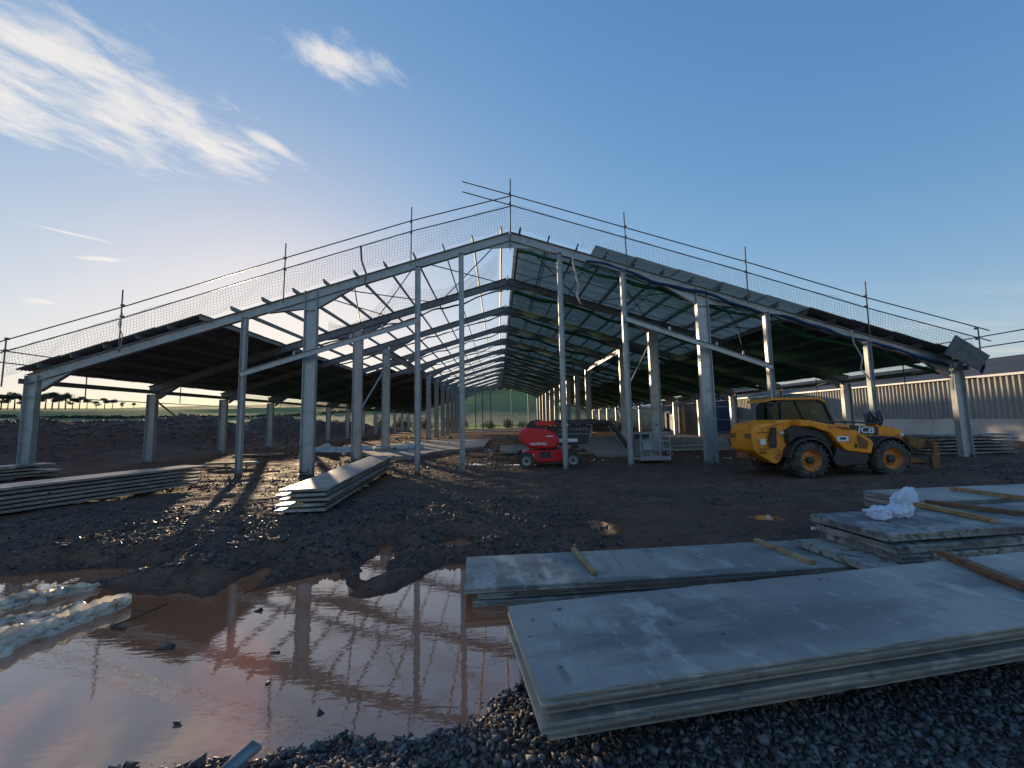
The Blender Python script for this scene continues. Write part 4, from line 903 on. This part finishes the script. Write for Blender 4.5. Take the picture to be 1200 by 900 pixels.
for z in(.24,.72,1.10,1.46):
    r=.026
    b.tube([(x0,y0,z),(x1,y0,z)],r,6);b.tube([(x0,y1,z),(x1,y1,z)],r,6);b.tube([(x0,y0,z),(x0,y1,z)],r,6);b.tube([(x1,y0,z),(x1,y1,z)],r,6)
for x in(x0,(x0*2+x1)/3,(x0+2*x1)/3,x1):
    for y in(y0,y1): b.tube([(x,y,.22),(x,y,1.47)],.026,6)
bk=Bf(b,'basket','greym')
b=MB();b.box(((x0+x1)/2,(y0+y1)/2,.23),(x1-x0,y1-y0,.04));b.box(((x0+x1)/2,y0+.02,.33),(x1-x0,.012,.16));b.box((x0+.35,y0-.0,.9),(.45,.01,.4));Bf(b,'basket_floor','greym',bk)
b=MB();b.box((5.75,-.35,1.38),(.45,.3,.2));Bf(b,'control_panel','black',bk,bevel=.02)
# ------------------------------------------------------------------ farm buildings on the right
fb=empty('farm_shed',(36.3,45,0));tag(fb,'long low farm shed with grey corrugated wall, pale base wall and dark roof','shed')
def corr(x,y0,y1,z0,z1,pit,amp,th=.02):
    n=int((y1-y0)/pit*4);b=MB();vs=[];fs=[]
    for i in range(n+1):
        y=y0+(y1-y0)*i/n;t=i%4;a=amp*(1 if t in(1,2) else -1)
        for z in(z0,z1): vs.append((x-a,y,z));vs.append((x-a+th,y,z))
    for i in range(n):
        o=i*4;fs+=[(o,o+4,o+6,o+2),(o+1,o+3,o+7,o+5),(o,o+1,o+5,o+4),(o+2,o+6,o+7,o+3)]
    b.v=vs;b.f=fs;return b
corr(36.3,17,84,1.52,4.55,.34,.045).build('cladding',M['cladg'],fb,world=True)
b=MB();b.box((36.42,50.5,.6),(.2,67,1.84));b.build('base_wall',M['wallp'],fb,world=True)
b=MB();b.box((36.2,50.5,4.66),(.22,67.4,.16));b.build('gutter',M['palero'],fb,world=True)
rs_=mat('dark_corrugated_roof',(.045,.045,.055),.7,0,[(.3,5,.45,.65,(.085,.065,.06),(1,.4,1)),(1,2,.5,.7,(.03,.03,.038),(4,.2,1))])
b=MB();b.prism([(36.1,4.76),(46.2,7.0),(56.5,4.76),(56.5,4.64),(46.2,6.88),(36.1,4.64)],16.6,84.4);b.build('roof',rs_,fb,world=True)
b=MB();b.prism([(36.6,-.3),(36.6,4.5),(46.2,6.8),(56,4.5),(56,-.3)],83.9,84.1);b.prism([(36.6,-.3),(36.6,4.5),(46.2,6.8),(56,4.5),(56,-.3)],17.0,17.2);b.build('end_wall',M['cladg'],fb,world=True)
b=MB();b.box((56,50.5,2.1),(.2,66.6,4.8));b.build('rear_wall',M['cladg'],fb,world=True)
# navy building
nb=empty('navy_building',(33,58,0));tag(nb,'navy blue boarded building with a pale roof behind the barn','building')
b=MB();b.box((31.2,57,2.55),(8.2,.2,5.6));
for k in range(9): b.box((31.2,56.89,.4+k*.6),(8.2,.03,.035))
b.box((27.1,60.5,2.55),(.2,7,5.6));b.build('wall',M['navy'],nb,world=True)
b=MB();b.prism([(26.9,5.35),(35.4,6.1),(35.4,6.25),(26.9,5.5)],56.7,64);b.build('roof',M['palero'],nb,world=True)
b=MB();b.box((31.2,56.85,3.45),(8.2,.04,.06));b.box((31.2,56.85,1.6),(8.2,.04,.05));b.build('rail_strip',M['palero'],nb,world=True)
b=MB();b.lathe([(0,5.0),(2.3,4.7),(2.35,4.6),(2.35,-.3)],(26.3,51.5,0),36,'z')
for z in(1.2,2.4,3.6): b.lathe([(2.36,z),(2.39,z+.02),(2.39,z+.08),(2.36,z+.1)],(26.3,51.5,0),36,'z')
o=b.build('storage_tank',M['brownst'],smooth=True);tag(o,'round brown storage tank behind the right-hand columns','tank')
# beige gabled shed
gs=empty('beige_shed',(27,70,0));tag(gs,'beige shed with sunlit side and pale sloping roof at the far right','shed')
p1=Vector((24.3,71.4,0));p2=Vector((29.1,67.1,0));n_=Vector((.667,.745,0));u_=(p2-p1).normalized()
def wallq(a,c,z0,z1a,z1c,m,name,par,t=.15):
    a=Vector(a);c=Vector(c);d=(c-a).normalized();nn=Vector((-d.y,d.x,0))*t
    vs=[a+Vector((0,0,z0)),c+Vector((0,0,z0)),c+Vector((0,0,z1c)),a+Vector((0,0,z1a))];vs+=[v+nn for v in vs]
    b=MB();b.add(vs,[(0,1,2,3),(7,6,5,4),(0,4,5,1),(1,5,6,2),(2,6,7,3),(3,7,4,0)]);return b.build(name,M[m],par,world=True)
wallq(p1,p2,-.3,3.6,4.0,'beige','wall',gs);wallq(p2,p2+n_*14,-.3,4.0,5.6,'brownst','wall',gs);wallq(p1+n_*14,p1,-.3,5.0,3.6,'beige','wall',gs)
b=MB();q=[p1-u_*.4-n_*.4+Vector((0,0,3.75)),p2+u_*.4-n_*.4+Vector((0,0,4.15)),p2+u_*.4+n_*14+Vector((0,0,5.9)),p1-u_*.4+n_*14+Vector((0,0,5.4))]
b.add(q+[v+Vector((0,0,.15)) for v in q],[(3,2,1,0),(4,5,6,7),(0,1,5,4),(1,2,6,5),(2,3,7,6),(3,0,4,7)]);b.build('roof',M['palero'],gs,world=True)
# steel gate-like rails by the beige shed
b=MB()
for z in(.35,.65,.95,1.25): b.tube([(22.8,70.2,z),(27.6,66,z)],.04,5)
for k in range(6): b.tube([(22.8+k*.96,70.2-k*.84,-.1),(22.8+k*.96,70.2-k*.84,1.4)],.05,5)
o=b.build('farm_gate',M['galvd']);tag(o,'row of metal farm gates in front of the beige shed','gate')
# barrier rail at the far end
b=MB();b.box((-2,100.5,.75),(54,.08,.12));
for k in range(14): b.box((-28+k*4,100.6,.3),(.14,.14,1.4))
o=b.build('field_fence',M['floorc']);tag(o,'low pale rail fence along the far end of the site','fence')
# ------------------------------------------------------------------ vegetation
def crown(mb,cx,cy,cz,rx,ry,rz,n,leaf,rg,flat=1.0):
    for i in range(n):
        while True:
            x,y,z=rg.uniform(-1,1),rg.uniform(-1,1),rg.uniform(-1,1);r=math.sqrt(x*x+y*y+z*z)
            if r<1 and mn.noise(Vector((x*2.3+cx,y*2.3+cy,z*2.3)))>-.18: break
        p=Vector((cx+x*rx,cy+y*ry,cz+z*rz));s=leaf*rg.uniform(.5,1.3)
        a=Vector((rg.gauss(0,1),rg.gauss(0,1),rg.gauss(0,.6))).normalized();b_=a.cross(Vector((rg.gauss(0,1),rg.gauss(0,1),rg.gauss(0,1)))).normalized()
        mb.add([p+a*s,p+b_*s*.6,p-a*s*.8,p-b_*s*.6],[(0,1,2,3)])
def make_tree(h,kind,seed):
    rg=random.Random(seed);root=empty('pine_tree' if kind=='pine' else 'hedge_bush',(0,0,0))
    b=MB()
    if kind=='pine':
        b.tube([(0,0,-1),(.1,0,h*.4),(.25,.1,h*.75),(.2,0,h*.95)],[.32,.25,.15,.05],7)
        cl=[]
        for k in range(7):
            a=rg.random()*6.28;zz=h*rg.uniform(.5,.95);L=h*rg.uniform(.12,.38)*(1.15-zz/h*.5);q=(math.cos(a)*L,math.sin(a)*L,zz+L*.25)
            b.tube([(.15,0,zz-.5),(q[0]*.5,q[1]*.5,zz),q],[.1,.07,.03],5);cl.append(q)
        b.build('trunk',M['bark'],root);c=MB()
        for q in cl+[(0,0,h*.95),(0,0,h*.8)]: crown(c,q[0],q[1],q[2],h*rg.uniform(.12,.24),h*.2,h*rg.uniform(.06,.13),150,.30,rg)
        c.build('crown',M['leafd'],root)
    else:
        for k in range(6):
            a=rg.random()*6.28;b.tube([(0,0,-.3),(math.cos(a)*.5,math.sin(a)*.5,h*.5),(math.cos(a)*1.1,math.sin(a)*1.0,h*.9)],[.09,.06,.02],5)
        b.build('stem',M['bark'],root);c=MB()
        crown(c,0,0,h*.5,h*.6,h*.5,h*.5,620,.17,rg);crown(c,h*.45,.2,h*.38,h*.55,h*.4,h*.33,380,.17,rg);crown(c,-h*.5,.1,h*.3,h*.5,h*.4,h*.28,300,.17,rg);c.build('crown',M['leafh'],root)
    return root
protos=[make_tree(8,'pine',s) for s in(1,2,3)]
R0=430
def place(o,x,y,s=1,rz=0): o.location=(x,y,hz(x,y,False)-.1);o.scale=(s,s,s);o.rotation_euler=(0,0,rz)
first=[True]*3
trees=[(0,1.0),(8,.8),(16,1.1),(24,.9),(45,.95),(52,1.1),(60,1.2),(68,1.0),(76,1.1),(84,.8),(92,.9),(101,.75),(112,.6),(122,.8),(131,.7),(142,.5),(156,.45)]
def dirx(px): # direction for a picture column
    a=(px-600)/460.;return math.atan(a)+.0352
for i,(px_,s) in enumerate(trees):
    k=i%3
    if first[k]: o=protos[k];first[k]=False
    else: o=copy_tree(protos[k])
    a=dirx(px_);place(o,math.sin(a)*R0,math.cos(a)*R0,s*1.25,i*1.3)
    tag(o,'dark flat-topped pine on the left skyline, number %d of the row counted from the left edge'%(i+1) if False else None,'tree','pine trees on the left skyline')
    o['label']='dark pine on the left skyline, %s along from the left edge of the picture'%(['first','second','third','fourth','fifth','sixth','seventh','eighth','ninth','tenth','eleventh','twelfth','thirteenth','fourteenth','fifteenth','sixteenth','last'][i])
bp=[make_tree(3.4,'bush',s) for s in(11,12)];first=[True,True]
bn=['first','second','third','fourth','fifth','sixth','seventh','eighth','ninth','tenth','eleventh','twelfth','thirteenth','fourteenth','fifteenth','sixteenth','seventeenth','eighteenth','nineteenth','twentieth','twenty-first','twenty-second','twenty-third','twenty-fourth']
xb=-52
for i in range(22):
    k=i%2
    if first[k]: o=bp[k];first[k]=False
    else: o=copy_tree(bp[k])
    xb+=random.choice([2.6,4.0,7.5,3.2,5.2]);place(o,xb,107+random.uniform(-1,1)+.03*abs(xb),random.uniform(.55,1.25),i*1.7)
    tag(o,'brownish hedge bush along the far field edge, %s from the left'%bn[i],'bush','hedge bushes beyond the far gable')
# distant hedge lines and woods: one mass each
def woods(name,pts,h,n,m,label,seed):
    rg=random.Random(seed);b=MB()
    for i in range(n):
        t=rg.random()*(len(pts)-1);j=int(t);t-=j;x=pts[j][0]+(pts[j+1][0]-pts[j][0])*t+rg.gauss(0,1.5);y=pts[j][1]+(pts[j+1][1]-pts[j][1])*t+rg.gauss(0,4)
        z=hz(x,y,False);hh=h*(.6+.5*mn.noise(Vector((x*.05,y*.02,seed))))
        crown(b,x,y,z+hh*.4,3.5,3,hh*.6,26,.9,rg)
    o=b.build(name,M[m]);tag(o,label,'woodland',kind='stuff');return o
woods('far_woodland',[(-30,372),(0,372),(40,374),(90,370)],7,150,'leafd','dark belt of far woodland crossing the hill seen through the far gable',5)
woods('far_hedge',[(-330,150),(-250,190),(-150,235),(-60,262)],1.5,220,'leafd','thin dark hedge line across the green field on the left',6)
# ------------------------------------------------------------------ sky
SUN_AZ=math.atan2(-.475,.88);SUN_EL=R(5.9)
w=bpy.data.worlds.new('World');S.world=w;w.use_nodes=True;nt=w.node_tree;N=nt.nodes;L=nt.links
bg=N['Background'];sky=N.new('ShaderNodeTexSky');sky.sky_type='NISHITA';sky.sun_disc=False;sky.sun_elevation=SUN_EL;sky.sun_rotation=SUN_AZ
sky.air_density=1.0;sky.dust_density=.6;sky.ozone_density=2.0;sky.altitude=50
tc=N.new('ShaderNodeTexCoord');sp=N.new('ShaderNodeSeparateXYZ');L.new(tc.outputs['Generated'],sp.inputs[0])
def ma(op,a,b=None,c=None):
    n=N.new('ShaderNodeMath');n.operation=op
    for i,v in enumerate((a,b,c)):
        if v is None: continue
        if isinstance(v,(int,float)): n.inputs[i].default_value=v
        else: L.new(v,n.inputs[i])
    return n.outputs[0]
zc=ma('MAXIMUM',sp.outputs[2],.02);u=ma('DIVIDE',sp.outputs[0],zc);v=ma('DIVIDE',sp.outputs[1],zc)
cm=N.new('ShaderNodeCombineXYZ');L.new(u,cm.inputs[0]);L.new(v,cm.inputs[1])
def blob(cx,cy,rx,ry,rot,soft=.7):
    c,s=math.cos(rot),math.sin(rot)
    du=ma('SUBTRACT',u,cx);dv=ma('SUBTRACT',v,cy)
    a=ma('ADD',ma('MULTIPLY',du,c/rx),ma('MULTIPLY',dv,s/rx));b=ma('ADD',ma('MULTIPLY',du,-s/ry),ma('MULTIPLY',dv,c/ry))
    d=ma('SQRT',ma('ADD',ma('MULTIPLY',a,a),ma('MULTIPLY',b,b)))
    m=N.new('ShaderNodeMapRange');L.new(d,m.inputs[0]);m.inputs[1].default_value=1+soft*.4;m.inputs[2].default_value=1-soft;m.interpolation_type='SMOOTHSTEP';return m.outputs[0]
blobs=[blob(-1.20,1.10,.50,.34,1.0,.75),blob(-1.5,1.22,.34,.22,.9,.8),blob(-.98,1.36,.22,.14,1.0,.8),blob(-.80,1.34,.13,.05,.95,.8),blob(-.42,1.02,.17,.08,.4,.9),blob(-3.62,3.14,.16,.10,0,.9),blob(-2.35,2.33,.16,.05,.2,.8),blob(-2.2,2.0,.2,.03,.8,.8),blob(-4.6,3.4,.2,.2,0,.8)]
msk=blobs[0]
for b_ in blobs[1:]: msk=ma('MAXIMUM',msk,b_)
_c,_s=math.cos(1.0),math.sin(1.0)
mp=N.new('ShaderNodeCombineXYZ');L.new(ma('MULTIPLY',ma('ADD',ma('MULTIPLY',u,_c),ma('MULTIPLY',v,_s)),4.6),mp.inputs[0]);L.new(ma('MULTIPLY',ma('ADD',ma('MULTIPLY',u,-_s),ma('MULTIPLY',v,_c)),7.6),mp.inputs[1])
nz=N.new('ShaderNodeTexNoise');nz.inputs['Scale'].default_value=1;nz.inputs['Detail'].default_value=7;nz.inputs['Roughness'].default_value=.64;nz.inputs['Distortion'].default_value=.35;L.new(mp.outputs[0],nz.inputs['Vector'])
d_=ma('SUBTRACT',ma('ADD',ma('MULTIPLY',msk,.50),ma('MULTIPLY',nz.outputs['Fac'],1.5)),.84)
mr_=N.new('ShaderNodeMapRange');mr_.interpolation_type='SMOOTHSTEP';L.new(d_,mr_.inputs[0]);mr_.inputs[1].default_value=0;mr_.inputs[2].default_value=.62;mr_.inputs[4].default_value=.80
cl=ma('MULTIPLY',mr_.outputs[0],ma('GREATER_THAN',msk,.001))
# faint high wisps low in the right of the sky
mp2=N.new('ShaderNodeMapping');mp2.inputs['Rotation'].default_value=(0,0,R(25));mp2.inputs['Scale'].default_value=(.25,1.3,1);L.new(cm.outputs[0],mp2.inputs[0])
n2=N.new('ShaderNodeTexNoise');n2.inputs['Scale'].default_value=1;n2.inputs['Detail'].default_value=5;L.new(mp2.outputs[0],n2.inputs['Vector'])
wr=N.new('ShaderNodeMapRange');L.new(n2.outputs['Fac'],wr.inputs[0]);wr.inputs[1].default_value=.52;wr.inputs[2].default_value=.75;wr.inputs[4].default_value=.30
lo=N.new('ShaderNodeMapRange');L.new(sp.outputs[2],lo.inputs[0]);lo.inputs[1].default_value=.30;lo.inputs[2].default_value=.08
cl2=ma('MAXIMUM',cl,ma('MULTIPLY',wr.outputs[0],lo.outputs[0]))
mx=N.new('ShaderNodeMix');mx.data_type='RGBA';L.new(cl2,mx.inputs[0]);
def vm(op,a,b):
    n=N.new('ShaderNodeVectorMath');n.operation=op
    for i,v in enumerate((a,b)):
        if isinstance(v,tuple): n.inputs[i].default_value=v
        else: L.new(v,n.inputs[i])
    return n.outputs[0]
hs=N.new('ShaderNodeHueSaturation');hs.inputs['Saturation'].default_value=1.22;L.new(sky.outputs[0],hs.inputs['Color'])
c1=vm('MULTIPLY',hs.outputs[0],(.96,.97,1.64));c2=vm('ADD',vm('DIVIDE',c1,(2.35,2.25,2.0)),(1.,1.,1.));c3=vm('DIVIDE',c1,c2)
L.new(c3,mx.inputs[6]);mx.inputs[7].default_value=(1.95,1.82,1.68,1)
L.new(mx.outputs[2],bg.inputs[0]);bg.inputs[1].default_value=.15
# sun
ld=bpy.data.lights.new('sun','SUN');ld.energy=2.0;ld.use_shadow=True;ld.angle=R(.9);ld.color=(1,.74,.46)
so=bpy.data.objects.new('sun',ld);C.objects.link(so)
d=Vector((math.sin(SUN_AZ)*math.cos(SUN_EL),math.cos(SUN_AZ)*math.cos(SUN_EL),math.sin(SUN_EL)))
so.rotation_euler=d.to_track_quat('Z','Y').to_euler();so.location=d*60
# ------------------------------------------------------------------ camera
YAW,PIT,ROL=.0352,.0919,.0190
fw=Vector((math.sin(YAW)*math.cos(PIT),math.cos(YAW)*math.cos(PIT),math.sin(PIT)))
rt0=Vector((math.cos(YAW),-math.sin(YAW),0));up0=rt0.cross(fw)
rt=rt0*math.cos(ROL)-up0*math.sin(ROL);upv=up0*math.cos(ROL)+rt0*math.sin(ROL)
cd=bpy.data.cameras.new('camera');cd.sensor_width=36;cd.lens=460/1200*36;cd.clip_end=5000;cd.clip_start=.05
co=bpy.data.objects.new('camera',cd);C.objects.link(co)
m_=Matrix((rt,upv,-fw)).transposed().to_4x4();m_.translation=Vector((0,0,2.06));co.matrix_world=m_;S.camera=co
S.view_settings.view_transform='Standard';S.view_settings.look='None';S.view_settings.exposure=1.75;S.view_settings.gamma=1
S.cycles.max_bounces=6;S.cycles.transparent_max_bounces=24
